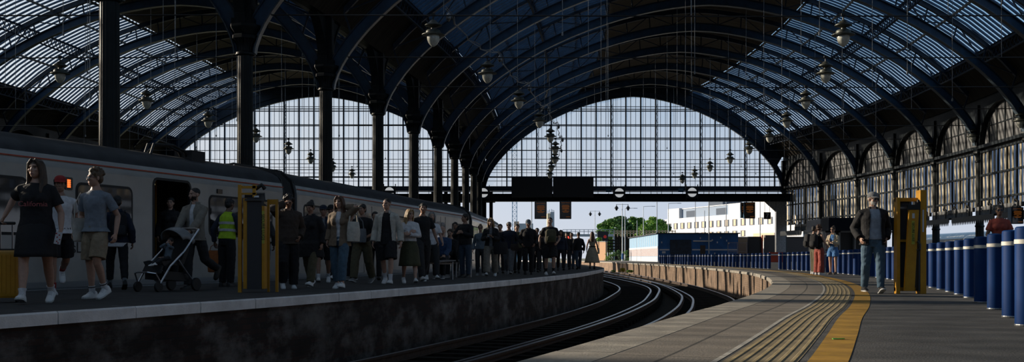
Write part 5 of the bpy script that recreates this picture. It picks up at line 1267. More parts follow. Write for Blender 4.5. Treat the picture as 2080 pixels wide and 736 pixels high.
# ------------------------------------------------------------------ folded boarding ramps
def boarding_ramp(label, x, d, z, yaw, mirrored):
    t = thing('boarding_ramp', label, 'boarding ramp', (x, d, z), yaw, 'folded boarding ramps'); s = -1 if mirrored else 1
    def bx(name, m, *spans, par=None):
        b = MB()
        for q in spans: b.span(q[0] * s, q[1] * s, q[2], q[3], q[4], q[5])
        return b.build(name, m, par or t)
    if not mirrored:
        bx('stand_post', 'ramp_yellow', (-.24, -.185, -.1, -.04, .0, 1.72)); bx('stand_post', 'ramp_yellow', (.17, .2, .16, .22, .0, 1.5)); bx('stand_post', 'ramp_yellow', (.3, .34, .16, .22, 0, 1.5))
        [bx('cross_bar', 'ramp_yellow', q) for q in ((-.24, .05, -.09, -.05, 1.66, 1.70), (-.24, .05, -.09, -.05, 1.56, 1.59), (.17, .34, .17, .21, 1.42, 1.5), (-.01, .04, -.09, -.05, 1.5, 1.72))]
        bx('side_channel', 'ramp_yellow', (-.15, -.09, -.12, .06, .06, 1.5)); bx('side_channel', 'ramp_yellow', (.145, .19, -.12, .06, .06, 1.38))
        bx('ramp_board', 'ramp_grip', (-.085, .14, -.13, .05, .05, 1.5))
        b = MB(); b.plate([(-.12, -.16, 1.46), (.2, -.16, 1.46), (.16, -.02, 1.58), (-.15, -.02, 1.58)], (0, .05, .02)); b.build('top_flap', 'black_paint', t)
        b = MB(); b.plate([(.02, -.118, 1.512), (.1, -.118, 1.512), (.09, -.08, 1.543), (.02, -.08, 1.543)], (0, -.004, .003)); b.build('sticker', 'label_white', t)
        l = bx('warning_label', 'label_yellow', (.147, .188, -.126, -.118, .78, 1.3))
        text('lettering', 'SECURE LUGS', .068, 'black_paint', l, (.168, -.129, 1.04), (R(90), R(90), 0), .002, 'CENTER')
        b = MB(); b.tube([(.02, 0, 1.66), (.12, -.02, 1.72), (.16, .02, 1.66)], .035, 8); b.build('rubber_grip', 'black_rubber', t)
    else:
        bx('stand_post', 'ramp_yellow', (-.16, -.255, -.1, .1, 0, 1.68)); bx('stand_post', 'ramp_yellow', (.2, .15, -.05, .1, 0, 1.56))
        [bx('cross_bar', 'ramp_yellow', q) for q in ((.2, -.2, .02, .08, 1.5, 1.56), (.15, .02, .02, .08, .84, .88), (.2, -.2, .02, .08, .04, .1))]
        bx('ramp_board', 'ramp_grip', (.15, -.05, .06, .1, .1, 1.5)); bx('ramp_board', 'ramp_grip', (-.13, -.155, -.1, .08, .05, 1.5))
        b = MB(); b.loft([[(x_ * s, y_, z_) for x_, y_ in ((.09 - k, -.14), (-.07 - k, -.14), (-.07 - k, -.08), (.09 - k, -.08))] for z_, k in ((.05, -.02), (1.3, .05), (1.42, .06))]); b.build('folding_arm', 'ramp_yellow', t)
        bx('handle_grip', 'black_rubber', (.06, -.1, -.15, -.09, 1.36, 1.44), (-.1, -.13, -.15, -.1, 1.36, 1.52)); bx('locking_bar', 'silver', (.18, -.1, -.04, -.02, 1.38, 1.41))
        l = bx('warning_label', 'label_yellow', (.0, -.05, -.146, -.139, .8, 1.18)); text('lettering', 'SECURE LUGS', .05, 'black_paint', l, (.025, -.149, 1.0), (R(90), R(90), 0), .002, 'CENTER')
        bx('sticker', 'label_white', (-.01, -.05, -.148, -.14, 1.22, 1.3), (-.19, -.215, -.106, -.1, 1.0, 1.36))
        b = MB(); b.tube([(.09, -.16, .85), (.12, -.18, .8), (.12, -.18, .72), (.08, -.16, .7)], .02, 8); b.build('latch', 'black_paint', t)
    return t
dR = 17.0; boarding_ramp('yellow folded boarding ramp standing on the crowded platform by the hi-vis worker', px(506, dR), dR + .35, LP, R(0), False)
dR = 17.6; boarding_ramp('tall yellow folded boarding ramp beside the row of blue bollards', px(1845, dR), dR, 0, R(0), True)
# ------------------------------------------------------------------ things on the girder
def signal_disc(x, y, label, r=.52, d=GD - 2.2):
    t = thing('banner_signal', label, 'signal', (px(x, d), d, pz(y, d)), 0, 'white disc signals on the girder')
    b = MB(); b.box((0, .12, 0), (1.3, .2, 1.3)); b.build('housing', 'black_paint', t)
    b = MB(); b.lathe([(r * 1.08, 0), (r * 1.08, .04)], 32, (0, -.02, 0), 0, 'Y'); b.build('rim', 'sign_blue', t)
    b = MB(); b.lathe([(r, 0), (r, .02)], 32, (0, -.035, 0), 0, 'Y'); b.build('disc', 'disc_white', t, )
    b = MB(); b.box((0, -.05, 0), (2 * r * 1.04, .03, .3)); b.build('bar', 'black_paint', t)
    b = MB(); b.span(-.7, -.62, .1, .3, -.9, .9); b.span(.62, .7, .1, .3, -.9, .9); b.build('bracket', 'black_paint', t)
signal_disc(982, 392, 'white disc signal with a dark bar, at the girder end by the train')
signal_disc(1258, 392, 'white disc signal with a dark bar, just right of the long black board')
signal_disc(1406, 391, 'white disc signal with a dark bar, farther right above the white building')
signal_disc(791, 390, 'white disc signal half hidden behind the train roof')
def small_sign(x, y, body, label, d=GD - 2.0):
    t = thing('number_sign', label, 'sign', (px(x, d), d, pz(y, d)), 0, 'small blue number signs')
    b = MB(); b.box((0, 0, 0), (.6, .05, .42)); b.build('plate', 'sign_blue', t); text('numerals', body, .34, 'sign_text', t, (0, -.03, -.02), (R(90), 0, 0), .004, 'CENTER')
small_sign(960, 387.5, '442', 'small blue sign reading 442 beside the leftmost disc signal'); small_sign(1236, 387, '442', 'small blue sign reading 442 beside the disc right of the black board'); small_sign(1383, 386, '445', 'small blue sign reading 445 beside the rightmost disc signal')
d = GD - 2.6; t = thing('black_board', 'long blank black board mounted on the girder over the tracks', 'board', (px(1122, d), d, pz(402, d)))
b = MB(); b.box((-2.3, 0, 1.15), (4.6, .45, 2.2)); b.build('board_panel', 'black_paint', t); b = MB(); b.box((2.35, 0.02, 1.15), (4.55, .4, 2.2)); b.build('board_panel', 'black_paint', t)
b = MB()
for x in (-4, -1.6, .9, 3.4): b.span(x - .06, x + .06, .2, .68, -.3, 2.2)
b.build('mounting_post', 'dark_iron', t)
def screen(x, ytop, ybot, w, label, d=GD - 2.4, yaw=0):
    h = (ybot - ytop) * d / F; w = w * d / F
    t = thing('departure_screen', label, 'screen', (px(x, d), d, pz(ytop, d)), yaw, 'hanging departure screens')
    b = MB(); b.span(-w / 2, w / 2, 0, .45, -h, 0); b.build('casing', 'black_paint', t); b = MB(); b.span(-w/2 - .03, -w/2, .0, .45, -h, -.02); b.build('side_panel', 'sign_blue', t)
    b = MB(); b.span(-w * .45, w * .45, -.015, 0, -h * .96, -.04); f = b.build('display', 'black_gloss', t)
    text('heading', 'Special Notices', w * .12, 'screen_orange', f, (0, -.02, -h * .10), (R(90), 0, 0), .002, 'CENTER')
    b = MB()
    for i, k in enumerate((.7, .8, .8, .68, .8, .2, .76, .56)):
        z = -h * (.24 + .055 * i); b.span(-w * k * .42, w * k * .42, -.02, -.015, z - h * .014, z + h * .014)
    b.build('message_lettering', 'screen_orange', f); b = MB(); b.span(w * .02, w * .4, -.02, -.015, -h * .9, -h * .87); b.build('clock_lettering', 'screen_orange', f)
    b = MB(); b.span(-w * .3, -w * .24, .15, .25, 0, .1); b.span(w * .24, w * .3, .15, .25, 0, .1); b.build('hanger', 'black_paint', t)
screen(1098.5, 410, 445, 24, 'orange-text departure screen hanging over the crowd, left one of the pair under the girder'); screen(1149, 408.5, 445, 23, 'orange-text departure screen hanging right of its twin under the girder')
screen(1523, 411, 444, 22, 'orange-text departure screen hanging in front of the white building', GD - 2.95); screen(1511, 412, 443, 11, 'back-to-back departure screen half hidden behind the one by the white building', GD - 2.4)
screen(2067, 421, 455, 24, 'departure screen hanging near the glazed wall behind the woman in red', 65)
d = GD - 2; t = thing('platform_number_sign', 'square dark hanging sign with the platform number 7', 'sign', (px(1558.5, d), d, pz(438.5, d)))
b = MB(); b.box((0, 0, 0), (.78, .08, .78)); b.build('plate', 'black_paint', t); text('numeral', '7', .72, 'label_white', t, (0, -.045, -.03), (R(90), 0, 0), .004, 'CENTER')
b = MB(); b.span(-.3, -.27, -.02, .02, .39, 1.75); b.span(.27, .3, -.02, .02, .39, 1.75); b.build('hanger', 'steel', t)
# ------------------------------------------------------------------ bench backs on the crowded platform
def bench(x, d, label):
    k = LE.slope(d); t = thing('metal_bench', label, 'bench', (x, d, LP), -math.atan(k) + R(-62), 'metal benches')
    b = MB(); b.plate([(-.75, -.1, .42), (.75, -.1, .42), (.75, -.2, .86), (-.75, -.2, .86)], (0, .03, 0)); b.build('backrest', 'train_under', t)
    b = MB(); b.plate([(-.75, -.08, .43), (.75, -.08, .43), (.75, .36, .46), (-.75, .36, .46)], (0, 0, .03)); b.build('seat', 'steel', t)
    for x_ in (-.6, .6):
        b = MB(); b.tube([(x_, -.12, 0), (x_, -.1, .44)], .025, 8); b.tube([(x_, .3, 0), (x_, .3, .44)], .025, 8); b.beam((x_, -.1, .4), (x_, .32, .4), .04, .04); b.build('leg_frame', 'steel', t)
bench(px(886, 27.5), 27.5, 'dark metal bench seen from behind at the platform middle, nearer one'); bench(px(925, 30.5), 30.5, 'dark metal bench farther along the platform behind the standing man')
# ------------------------------------------------------------------ luggage
dS = 13.5; xS = px(11, dS)
t = thing('suitcase', 'yellow wheeled hard-shell suitcase pulled by the woman in black', 'suitcase', (xS, dS, LP), R(12))
b = MB(); w, q, h = .38, .24, .57
rings = []
for z, k in ((.06, .9), (.085, .98), (.11, 1), (.6, 1), (.625, .98), (.65, .9)): rings.append([(x * k, y * k, z) for x, y in [(a * w / 2, c * q / 2) for a, c in ((-.84, -1), (.84, -1), (1, -.75), (1, .75), (.84, 1), (-.84, 1), (-1, .75), (-1, -.75))]])
b.loft(rings)
for i in range(6): x = -.13 + .052 * i; b.span(x - .008, x + .008, -q / 2 - .006, -q / 2 + .01, .12, .59)
b.build('shell', 'ramp_yellow', t)
b = MB()
for x in (-.07, .07): b.tube([(x, .05, .6), (x, .05, .985)], .011, 8)
b.build('telescopic_pole', 'silver', t); b = MB(); b.tube([(-.09, .05, .99), (.09, .05, .99)], .02, 8, round_ends=True); b.build('pull_handle', 'black_rubber', t); b = MB(); b.span(-.1, .1, .0, .1, .645, .67); b.build('handle_recess', 'black_rubber', t)
for x in (-.15, .15):
    for y in (-.08, .08): b = MB(); b.lathe([(.01, -.014), (.032, -.012), (.034, 0), (.032, .012), (.01, .014)], 14, (x, y, .034), 0, 'X'); b.span(x - .018, x + .018, y - .015, y + .015, .03, .075); b.build('wheel', 'black_rubber', t)
dP = 17.9; xP = px(340, dP)
t = thing('pushchair', 'dark pushchair with silver frame and hood, pushed by the bearded man', 'pushchair', (xP, dP, LP), R(-25))
b = MB()
for s in (-1, 1):
    b.tube([(s * .24, -.42, .14), (s * .25, -.2, .42), (s * .25, .12, .66), (s * .24, .48, 1.03)], .017, 8)
    b.tube([(s * .25, -.02, .52), (s * .26, .18, .3), (s * .27, .38, .1)], .015, 8)
    b.tube([(s * .24, -.42, .16), (s * .22, -.5, .30), (s * .1, -.56, .32)], .013, 8)
b.tube([(-.1, -.56, .32), (.1, -.56, .32)], .013, 8); b.tube([(-.24, .48, 1.03), (-.12, .52, 1.05), (.12, .52, 1.05), (.24, .48, 1.03)], .02, 8); b.tube([(-.26, .18, .3), (.26, .18, .3)], .012, 8)
b.build('frame', 'silver', t)
b = MB(); rings = []
for y, z, w in ((-.34, .44, .2), (-.2, .46, .21), (.0, .44, .22), (.1, .47, .22), (.22, .7, .22), (.28, .92, .2)): rings.append([(-w, y, z + .05), (-w * .8, y + .02, z), (w * .8, y + .02, z), (w, y, z + .05), (w, y + .05, z - .02), (-w, y + .05, z - .02)])
b.loft(rings); b.build('seat', 'black_rubber', t)
b = MB(); rows = []
for i in range(9):
    a = R(-62 + 92 * i / 8); rows.append([Vector((.235 * math.cos(R(c)), .2 - .37 * (.45 + .55 * math.sin(R(c))) * math.sin(a), .70 + .37 * (.45 + .55 * math.sin(R(c))) * math.cos(a))) for c in range(0, 181, 15)])
b.grid(rows); o = b.build('hood', 'train_grey', t, True); md = o.modifiers.new('thickness', 'SOLIDIFY'); md.thickness = .012
b = MB(); b.loft([[(-.2, y, z), (.2, y, z), (.2, y, z + .14), (-.2, y, z + .14)] for y, z in ((-.3, .2), (.28, .16))]); b.build('basket', 'black_rubber', t)
for x, y, r in ((-.22, -.44, .085), (.22, -.44, .085), (-.27, .38, .11), (.27, .38, .11)): b = MB(); b.lathe([(r * .5, -.025), (r * .9, -.025), (r, -.012), (r, .012), (r * .9, .025), (r * .5, .025)], 20, (x, y, r), 0, 'X'); b.build('wheel', 'black_rubber', t)
b = MB(); b.plate([(-.2, -.38, .3), (.2, -.38, .3), (.18, -.3, .46), (-.18, -.3, .46)], (0, .03, 0)); b.build('leg_rest', 'black_rubber', t)
# ------------------------------------------------------------------ beyond the end wall
def lamp_post(x, ytop, ybase, d, label, kind):
    z0 = -.05; h = pz(ytop, d) - z0
    t = thing('lamp_post', label, 'lamp post', (px(x, d), d, z0), 0, 'posts beyond the station'); b = MB(); b.lathe([(.12, 0), (.12, .9), (.075, 1), (.05, h)], 10); b.build('post', 'post_white' if kind != 'grey' else 'tower_grey', t)
    if kind == 'twin':
        b = MB(); b.tube([(-.85, 0, h - .1), (.85, 0, h - .1)], .025, 6); b.build('cross_arm', 'tower_grey', t)
        for s in (-1, 1):
            b = MB(); b.lathe([(.03, h - .1), (.06, h - .3), (.3, h - .62), (.3, h - .68), (.18, h - .7), (.14, h - .9), (.02, h - 1.0)], 14, (s * .8, 0, 0)); b.build('lantern', 'dark_iron', t)
        b = MB(); b.lathe([(.13, .3), (.13, 1.1)], 10); b.build('band', 'shed_blue', t)
    elif kind == 'arm':
        b = MB(); b.tube([(0, 0, h), (.6, 0, h + .05), (1.6, 0, h + .08)], .035, 6); b.build('arm', 'tower_grey', t); b = MB(); b.box((1.7, 0, h + .06), (.6, .2, .08)); b.build('lantern', 'tower_grey', t)
lamp_post(1264, 414, 531, 150, 'white post with twin hanging lanterns beyond the end wall', 'twin')
lamp_post(1208.5, 428, 520, 190, 'white post with twin lanterns farther away, before the trees', 'twin')
for x, yt, d, l in ((1269.5, 424, 175, 'thin arm lamp behind the white twin-lantern post'), (1307, 420, 185, 'arm lamp standing before the trees'), (1357.5, 414, 167, 'arm lamp over the blue shed at the pale building edge')): lamp_post(x, yt, 0, d, l, 'arm')
for x, yt, d, l in ((1334.5, 380, 163, 'tall plain mast behind the pale end of the blue shed'), (1412.5, 380, 162, 'thin mast before the white building, left of the thick one'), (1440, 380, 127.2, 'thick mast standing against the front of the blue shed'), (1475, 380, 162, 'thin mast before the white building, at the step in its roof'), (1544, 380, 150, 'thin mast beside the platform number sign'), (1294, 448, 170, 'short floodlight post before the trees'), (1080, 380, 150, 'grey mast left of the hanging screens'), (1431, 428, 161, 'low mast between the two before the white building')): lamp_post(x, yt, 0, d, l, 'grey')
# blue shed
d = 127.6; xs0, xs1 = px(1337, d), px(1499.5, d); H = 3.3; D = 31
t = thing('blue_shed', 'low blue painted shed with pale boarded end beyond the bollards', 'shed', (xs0, d, 0)); W = xs1 - xs0
b = MB(); b.span(0, W, 0, D, -.05, H); b.build('body', 'shed_blue', t); b = MB(); b.span(-.25, W + .2, -.25, D + .1, H, H + .12); b.build('roof', 'black_paint', t)
b = MB(); b.span(-.03, 0, .05, D, 1.75, H); b.span(-.03, 0, .05, D, .55, .65); b.build('pale_boarding', 'shed_pale', t)
b = MB()
for i in range(16): y = .6 + i * 1.95; b.span(-.05, -.03, y, y + .35, 1.9, H - .1)
b.span(-.06, -.02, .05, D, 1.6, 1.85); b.span(-.05, 0, .05, D, -.05, .6); b.build('white_batten', 'shed_white', t)
b = MB(); b.span(-.04, 0, .05, D, .65, 1.6); b.build('mural_panel', 'shed_mural', t)
b = MB(); b.span(1.1 + 2.9, W - .1, -.04, 0, 1.35, 1.5); b.span(.15, 1.3, -.04, 0, 1.35, 1.5); b.build('white_stripe', 'label_white', t)
b = MB(); b.span(.05, 1.1, -.04, 0, .0, .2); b.build('plinth_strip', 'label_white', t)
b = MB(); b.span(.45, .85, -.05, 0, 1.0, 1.25); b.build('notice_plate', 'label_white', t)
b = MB(); b.span(1.4, 3.9, -.06, .0, .1, 2.6); 
b.build('roller_shutter', 'navy_iron', t)
b = MB(); b.tube([(4.1, -.15, 2.45), (6.2, -.15, 2.45), (6.4, -.15, 2.6)], .09, 8); b.build('duct_pipe', 'label_white', t)
b = MB(); b.span(4.95, 5.55, -.05, 0, 0, 1.95); b.build('door', 'door_rust', t)
b = MB()
for x, z in ((.35, 2.2), (6.9, 2.2), (7.3, 2.75), (8.0, 2.4), (8.25, 2.1), (6.6, .9), (4.9, 2.7)): b.span(x, x + .12, -.03, 0, z, z + .2)
b.build('flaked_patch', 'label_white', t)
# white building with rows of windows
A = Vector((47, 334, -1)); B_ = Vector((59.0, 295, -1)); C_ = Vector((72, 252.5, -1))
t = thing('white_building', 'long white rendered building with rows of windows beyond the shed', 'building', A); n = (C_ - A).normalized(); back = Vector((-n.y, n.x, 0)); 
if back.x < 0: back = -back
L1 = (B_ - A).length; L2 = (C_ - A).length
def slab(name, m, s0, s1, t0, t1, z0, z1, par=t):
    b = MB(); b.plate([n * s0 + back * t0 + Vector((0, 0, z0)), n * s1 + back * t0 + Vector((0, 0, z0)), n * s1 + back * t1 + Vector((0, 0, z0)), n * s0 + back * t1 + Vector((0, 0, z0))], (0, 0, z1 - z0)); return b.build(name, m, par)
slab('long_wing', 'render_white', 0, L1, 0, 14, -.5, 13.1); slab('tall_wing', 'render_white', L1, L2, -.05, 14, -.5, 16.0); slab('roof_storey', 'render_blue', 9, L1, 1.6, 12, 13.1, 16.0); slab('stair_block', 'render_white', 1, 9, .6, 12, 13.1, 16.2); slab('plant_room', 'window_dark', 22, 30, 4, 10, 16.0, 18.2); slab('coping', 'label_white', 9, L1, 1.4, 12.2, 15.9, 16.1)
rows_ = [(9.9, 11.7), (7.0, 8.6), (4.2, 6.0)]
for zi, (z0, z1) in enumerate(rows_):
    k = 0; s = 2.2
    while s < L2 - 3:
        par = slab('window', 'window_dark', s, s + 2.6, -.12, .4, z0, z1); slab('shutter', 'window_tan', s + .7, s + 1.9, -.16, .2, z0 + .1, z1 - .1, par); s += 4.55
for s in (10, L1 - 12): slab('roof_window', 'window_dark', s + 2, s + 8, 1.5, 2, 13.4, 15.2)
slab('annex', 'render_white', L1 + 20, L2 + 2, -6, 0, -.5, 9); slab('annex_window', 'window_tan', L1 + 24, L1 + 34, -6.1, -5.8, 5.5, 7.4)
# distant tower block, crane
d = 420; t = thing('tower_block', 'grey and tan tower block far off behind the hanging screens', 'building', (px(1120, d), d, -2)); w = 8 * d / F
b = MB(); b.span(-w * .3, w * .75, 0, 8, 0, pz(431, d) + 2); b.build('grey_block', 'tower_grey', t); b = MB(); b.span(-w, -w * .3, -.5, 8, 0, pz(434, d) + 2); b.build('tan_block', 'tower_tan', t)
b = MB()
for q in (-.8, -.4, .1, .4, .7): b.tube([(w * q, 3, pz(432, d)), (w * q, 3, pz(424 + 4 * abs(q), d) + 2)], .12, 5)
b.build('aerial', 'tower_grey', t)
t = thing('distant_block', 'pale low block far off behind the crowd below the crane', 'building', (px(1062, d), d - 10, -2)); b = MB(); b.span(-3.4, 3.8, 0, 10, 0, pz(456, d) + 2); b.build('block_wall', 'tower_grey', t); b = MB(); b.span(-3.4, -1.6, -.4, 4, 0, pz(452, d) + 2); b.build('tan_stair_core', 'terracotta', t)
t = thing('tower_crane', 'pale blue lattice crane mast rising behind the train end', 'crane', (px(1045, d), d - 20, -2)); hz = 62
b = MB()
for x in (-.85, .85):
    for y in (-.85, .85): b.beam((x, y, 0), (x, y, hz), .22, .22)
b.build('mast_leg', 'crane_blue', t); b = MB(); z = 0
while z < hz - 1.6:
    b.beam((-.85, -.85, z), (.85, -.85, z + 1.6), .1, .1); b.beam((.85, -.85, z), (-.85, -.85, z + 1.6), .1, .1); b.beam((-.85, -.85, z), (.85, -.85, z), .1, .1); z += 1.6
b.build('mast_lattice', 'crane_blue', t)
# footbridge rail and red signals
d = 205; t = thing('signal_gantry', 'thin railed gantry crossing behind the crowd', 'gantry', (px(1195, d), d, 0)); w = 52 * d / F
b = MB(); b.span(-w, w, 0, .6, pz(481, d), pz(476, d)); b.build('deck', 'tower_grey', t); b = MB()
for z in (pz(467, d), pz(471, d)): b.span(-w, w, 0, .05, z - .05, z + .05)
for i in range(13): x = -w + 2 * w * i / 12; b.span(x - .05, x + .05, 0, .05, pz(476, d), pz(467, d))
b.build('railing', 'tower_grey', t); b = MB()
for x in (-w, w): b.span(x - .15, x + .15, .1, .5, -1.2, pz(480, d))
b.build('leg', 'tower_grey', t)
def colour_signal(x, y, d, label):
    t = thing('colour_light_signal', label, 'signal', (px(x, d), d, -1.2)); z = pz(y, d) + 1.2; b = MB(); b.box((0, .1, z), (1.0, .3, 1.5)); b.box((-.85, .1, z + .3), (.75, .3, 1.0)); b.build('head', 'black_paint', t)
    b = MB(); b.lathe([(.26, 0), (.26, .02)], 20, (0, -.07, z - .1), 0, 'Y'); b.build('red_lens', 'red_light' if 'dimmer' not in label else 'red_dim', t); b = MB(); b.tube([(0, .2, 0), (0, .2, z - .6)], .08, 8); b.build('post', 'tower_grey', t)
colour_signal(1152.5, 482, 160, 'lit red signal behind the walking couple'); colour_signal(1229, 480, 175, 'dimmer red signal right of the woman in the long dress')
# trees and bushes
def tree(x, ytop, wpx, d, label, m, seed, dens=900, z0=-1.3, ybot=None, name='tree', cat='tree'):
    rnd = random.Random(seed); top = pz(ytop, d); rw = wpx * d / F / 2; h = top - z0; cb = z0 + h * .28 if ybot is None else pz(ybot, d)
    t = thing(name, label, cat, (px(x, d), d, z0)); b = MB(); b.tube([(0, 0, 0), (.1, 0, h * .35), (0, .1, h * .6)], [.3 * rw / 5, .22 * rw / 5, .1 * rw / 5], 8); b.build('trunk', 'bark', t)
    b = MB(); clumps = []
    for i in range(26):
        a = rnd.uniform(0, 2 * PI); q = math.sqrt(rnd.random()); zc = rnd.uniform(0, 1); sh = math.sqrt(max(.05, 1 - (zc * 1.0 - .3) ** 2 / .55)) if zc > .3 else .85 + zc * .5
        clumps.append((math.cos(a) * q * rw * .8 * sh, math.sin(a) * q * rw * .6 * sh, (cb - z0) + (top - cb) * (.1 + .8 * zc), rw * rnd.uniform(.22, .4)))
    for cx, cy, cz, r in clumps:
        for _ in range(dens // 4):
            v = Vector((rnd.gauss(0, 1), rnd.gauss(0, 1), rnd.gauss(0, 1))).normalized() * r * rnd.uniform(.7, 1.05); p = Vector((cx, cy, cz)) + Vector((v.x, v.y, v.z * .8)); 
            if p.z > top - z0: p.z = top - z0 - rnd.random() * r * .3
            s = rw * rnd.uniform(.05, .10); e = Vector((rnd.gauss(0, 1), rnd.gauss(0, 1), rnd.gauss(0, 1))).normalized(); f2 = e.orthogonal().normalized(); g2 = e.cross(f2)
            b.add([p + f2 * s, p + g2 * s * .7, p - f2 * s, p - g2 * s * .7], [(0, 1, 2, 3)])
    b.build('foliage', m, t, recalc=False)
TR = [(1236, 445, 62, 255, 'leaf'), (1262, 440, 60, 265, 'leaf_dark'), (1292, 441, 58, 270, 'leaf'), (1326, 439, 62, 262, 'leaf_light'), (1348, 443, 50, 275, 'leaf_dark'), (1222, 458, 36, 248, 'leaf_light'), (1310, 452, 40, 240, 'leaf_light')]
TL = ['green tree with a broad crown right of the long-dressed woman', 'dark green tree behind the white twin-lantern post', 'mid green tree between the twin-lantern post and the arm lamp', 'pale green tree left of the tall mast', 'dark tree at the left edge of the white building', 'low pale tree left end of the tree line', 'pale low tree above the end of the blue shed']
for i, (x, y, w, d, m) in enumerate(TR): tree(x, y, w, d, TL[i], m, 20 + i, 1000 if i < 5 else 700)
for i, (x, y, w, d, m, l) in enumerate(((1243, 508, 20, 162, 'leaf', 'round green bush left of the twin-lantern post'), (1258, 507, 18, 165, 'leaf_dark', 'dark green bush behind the twin-lantern post'), (1272, 505, 14, 168, 'leaf', 'green bush against the pale end of the shed'), (1232, 512, 12, 160, 'leaf_light', 'low pale bush by the terracotta wall'))): tree(x, y, w, d, l, m, 50 + i, 240, -1.2, y + 30, 'bush', 'bush')
tree(1263.5, 545, 17, 92, 'yellow flowering weed at the foot of the brick platform wall', 'flower', 70, 200, -1.25, 552, 'flowering_weed', 'plant'); tree(1280, 549, 16, 90, 'green weed beside the yellow flowers under the platform wall', 'leaf_light', 71, 160, -1.25, 553, 'weed_clump', 'plant'); tree(1245, 549, 12, 95, 'small green weed left of the yellow flowers', 'leaf', 72, 120, -1.25, 553, 'weed_clump', 'plant')
d = 172; t = thing('terracotta_wall', 'short terracotta coloured wall by the green bushes', 'wall', (px(1221, d), d, -1.2), R(-50)); b = MB(); b.span(-1.6, 1.0, 0, .4, 0, pz(492, d) + 1.2); b.build('wall_panel', 'terracotta', t); b = MB(); b.span(-1.6, 1.0, -.05, .45, pz(492, d) + 1.2, pz(490.5, d) + 1.2); b.build('coping', 'concrete', t)
d = 195; t = thing('timber_fence', 'slatted fence and deck rails on the bank behind the bushes', 'fence', (px(1262, d), d, -1.2)); w = 36 * d / F
b = MB()
for y in (489, 495, 501, 507): z = pz(y, d) + 1.2; b.span(-w, w, 0, .1, z - .1, z + .12)
b.build('rail', 'timber', t); b = MB()
for i in range(16): x = -w + 2 * w * i / 15; b.span(x - .06, x + .06, .1, .2, 0, pz(486, d) + 1.2)
b.build('post', 'timber', t)
d = 214; t = thing('bank_railing', 'wooden post and rail fence along the top of the bank, under the trees', 'fence', (px(1310, d), d, -1.2)); w = 62 * d / F; b = MB()
for y in (470, 474): z = pz(y, d) + 1.2; b.span(-w, w, 0, .1, z - .08, z + .08)
b.build('rail', 'window_tan', t); b = MB()
for i in range(20): x = -w + 2 * w * i / 19; b.span(x - .07, x + .07, 0, .12, pz(482, d) + 1.2, pz(468, d) + 1.2)
b.build('post', 'window_tan', t); b = MB(); b.span(-w, w, .2, 1.2, 0, pz(479, d) + 1.2); b.build('retaining_wall', 'timber', t)
# right of the shed: fencing, dark sheds, kiosk
d = 131; t = thing('stone_wall', 'short pale stone wall between the blue shed and the dark hoarding', 'wall', (px(1510, d), d, 0)); b = MB(); b.span(-.7, .7, 0, .5, 0, pz(483, d)); b.build('wall_face', 'terracotta', t); b = MB(); b.span(-.75, .75, -.05, .55, pz(483, d), pz(481.5, d)); b.build('coping', 'concrete', t)
d = 129; t = thing('dark_hoarding', 'dark hoarding panels with a red pipe beside the girder post', 'hoarding', (px(1552, d), d, 0)); b = MB(); b.span(-1.85, -.2, 0, .6, 0, pz(481, d)); b.build('panel', 'black_paint', t); b = MB(); b.span(.1, 1.5, -.2, .6, 0, pz(478, d)); b.build('panel', 'door_rust', t)
b = MB(); b.tube([(-.25, -.2, 0), (-.25, -.2, pz(478, d))], .09, 8); b.build('red_pipe', 'train_red', t)
d = 126; t = thing('mesh_gate', 'thin grey mesh gate at the end of the blue shed', 'gate', (px(1498, d), d, 0)); b = MB()
for x in (-1.1, 0, 1.1): b.span(x - .03, x + .03, 0, .05, 0, 2.3)
for z in (.2, 1.2, 2.25): b.span(-1.1, 1.1, 0, .04, z - .025, z + .025)
b.build('frame', 'steel', t); b = MB()
for i in range(22): b.span(-1.08 + i * .1, -1.07 + i * .1, .01, .02, .2, 2.25)
b.build('mesh', 'steel', t)
d = 130; t = thing('board_fence', 'dark board fence closing the view right of the girder post', 'fence', (px(1592, d), d, 0)); b = MB(); b.span(0, 7.5, 0, .1, 0, 2.9); b.build('fence_board', 'door_rust', t); b = MB(); b.span(-.1, 7.6, -.06, .14, 2.9, 3.0); b.build('capping', 'timber', t)
d = 118; t = thing('red_barrier', 'low red plastic barrier behind the bollards at the girder post', 'barrier', (px(1577, d), d, 0)); b = MB(); b.loft([[(-.75, -.2, 0), (.75, -.2, 0), (.75, .2, 0), (-.75, .2, 0)], [(-.75, -.08, .5), (.75, -.08, .5), (.75, .08, .5), (-.75, .08, .5)], [(-.75, -.06, 1.1), (.75, -.06, 1.1), (.75, .06, 1.1), (-.75, .06, 1.1)]]); b.build('barrier_body', 'train_red', t)
b = MB(); b.span(-.6, .6, -.1, -.06, .75, .9); b.build('white_stripe', 'label_white', t)
d = 60; xk = px(1738, d); t = thing('kiosk', 'dark blue kiosk with brick plinth behind the bollards and the man in the cap', 'kiosk', (xk, d, 0)); w = 55 * d / F
b = MB(); b.span(-w, w * 1.3, .6, 4, 0, 2.65); b.build('body', 'black_paint', t); b = MB(); b.span(-w * 1.05, w * 1.35, -.3, 4.2, 2.05, 2.75); b.build('fascia', 'kiosk_navy', t)
b = MB(); b.span(-w, w * 1.3, .45, .6, 0, .95); b.build('brick_plinth', 'brick_red', t); b = MB(); b.span(-w * .55, -w * .5, .3, .6, 0, 2.05); b.span(w * .02, w * .07, .3, .6, 0, 2.05); b.span(-w * .55, w * .07, .3, .6, 1.95, 2.05); b.build('door_frame', 'train_grey', t); b = MB(); b.span(-w, -w * .62, .5, .62, 1.0, 1.95); b.build('poster', 'shed_mural', t)
t = thing('parked_carriage', 'pale roofed carriage parked outside beyond the side wall', 'train', (39.5, 62, 0)); 
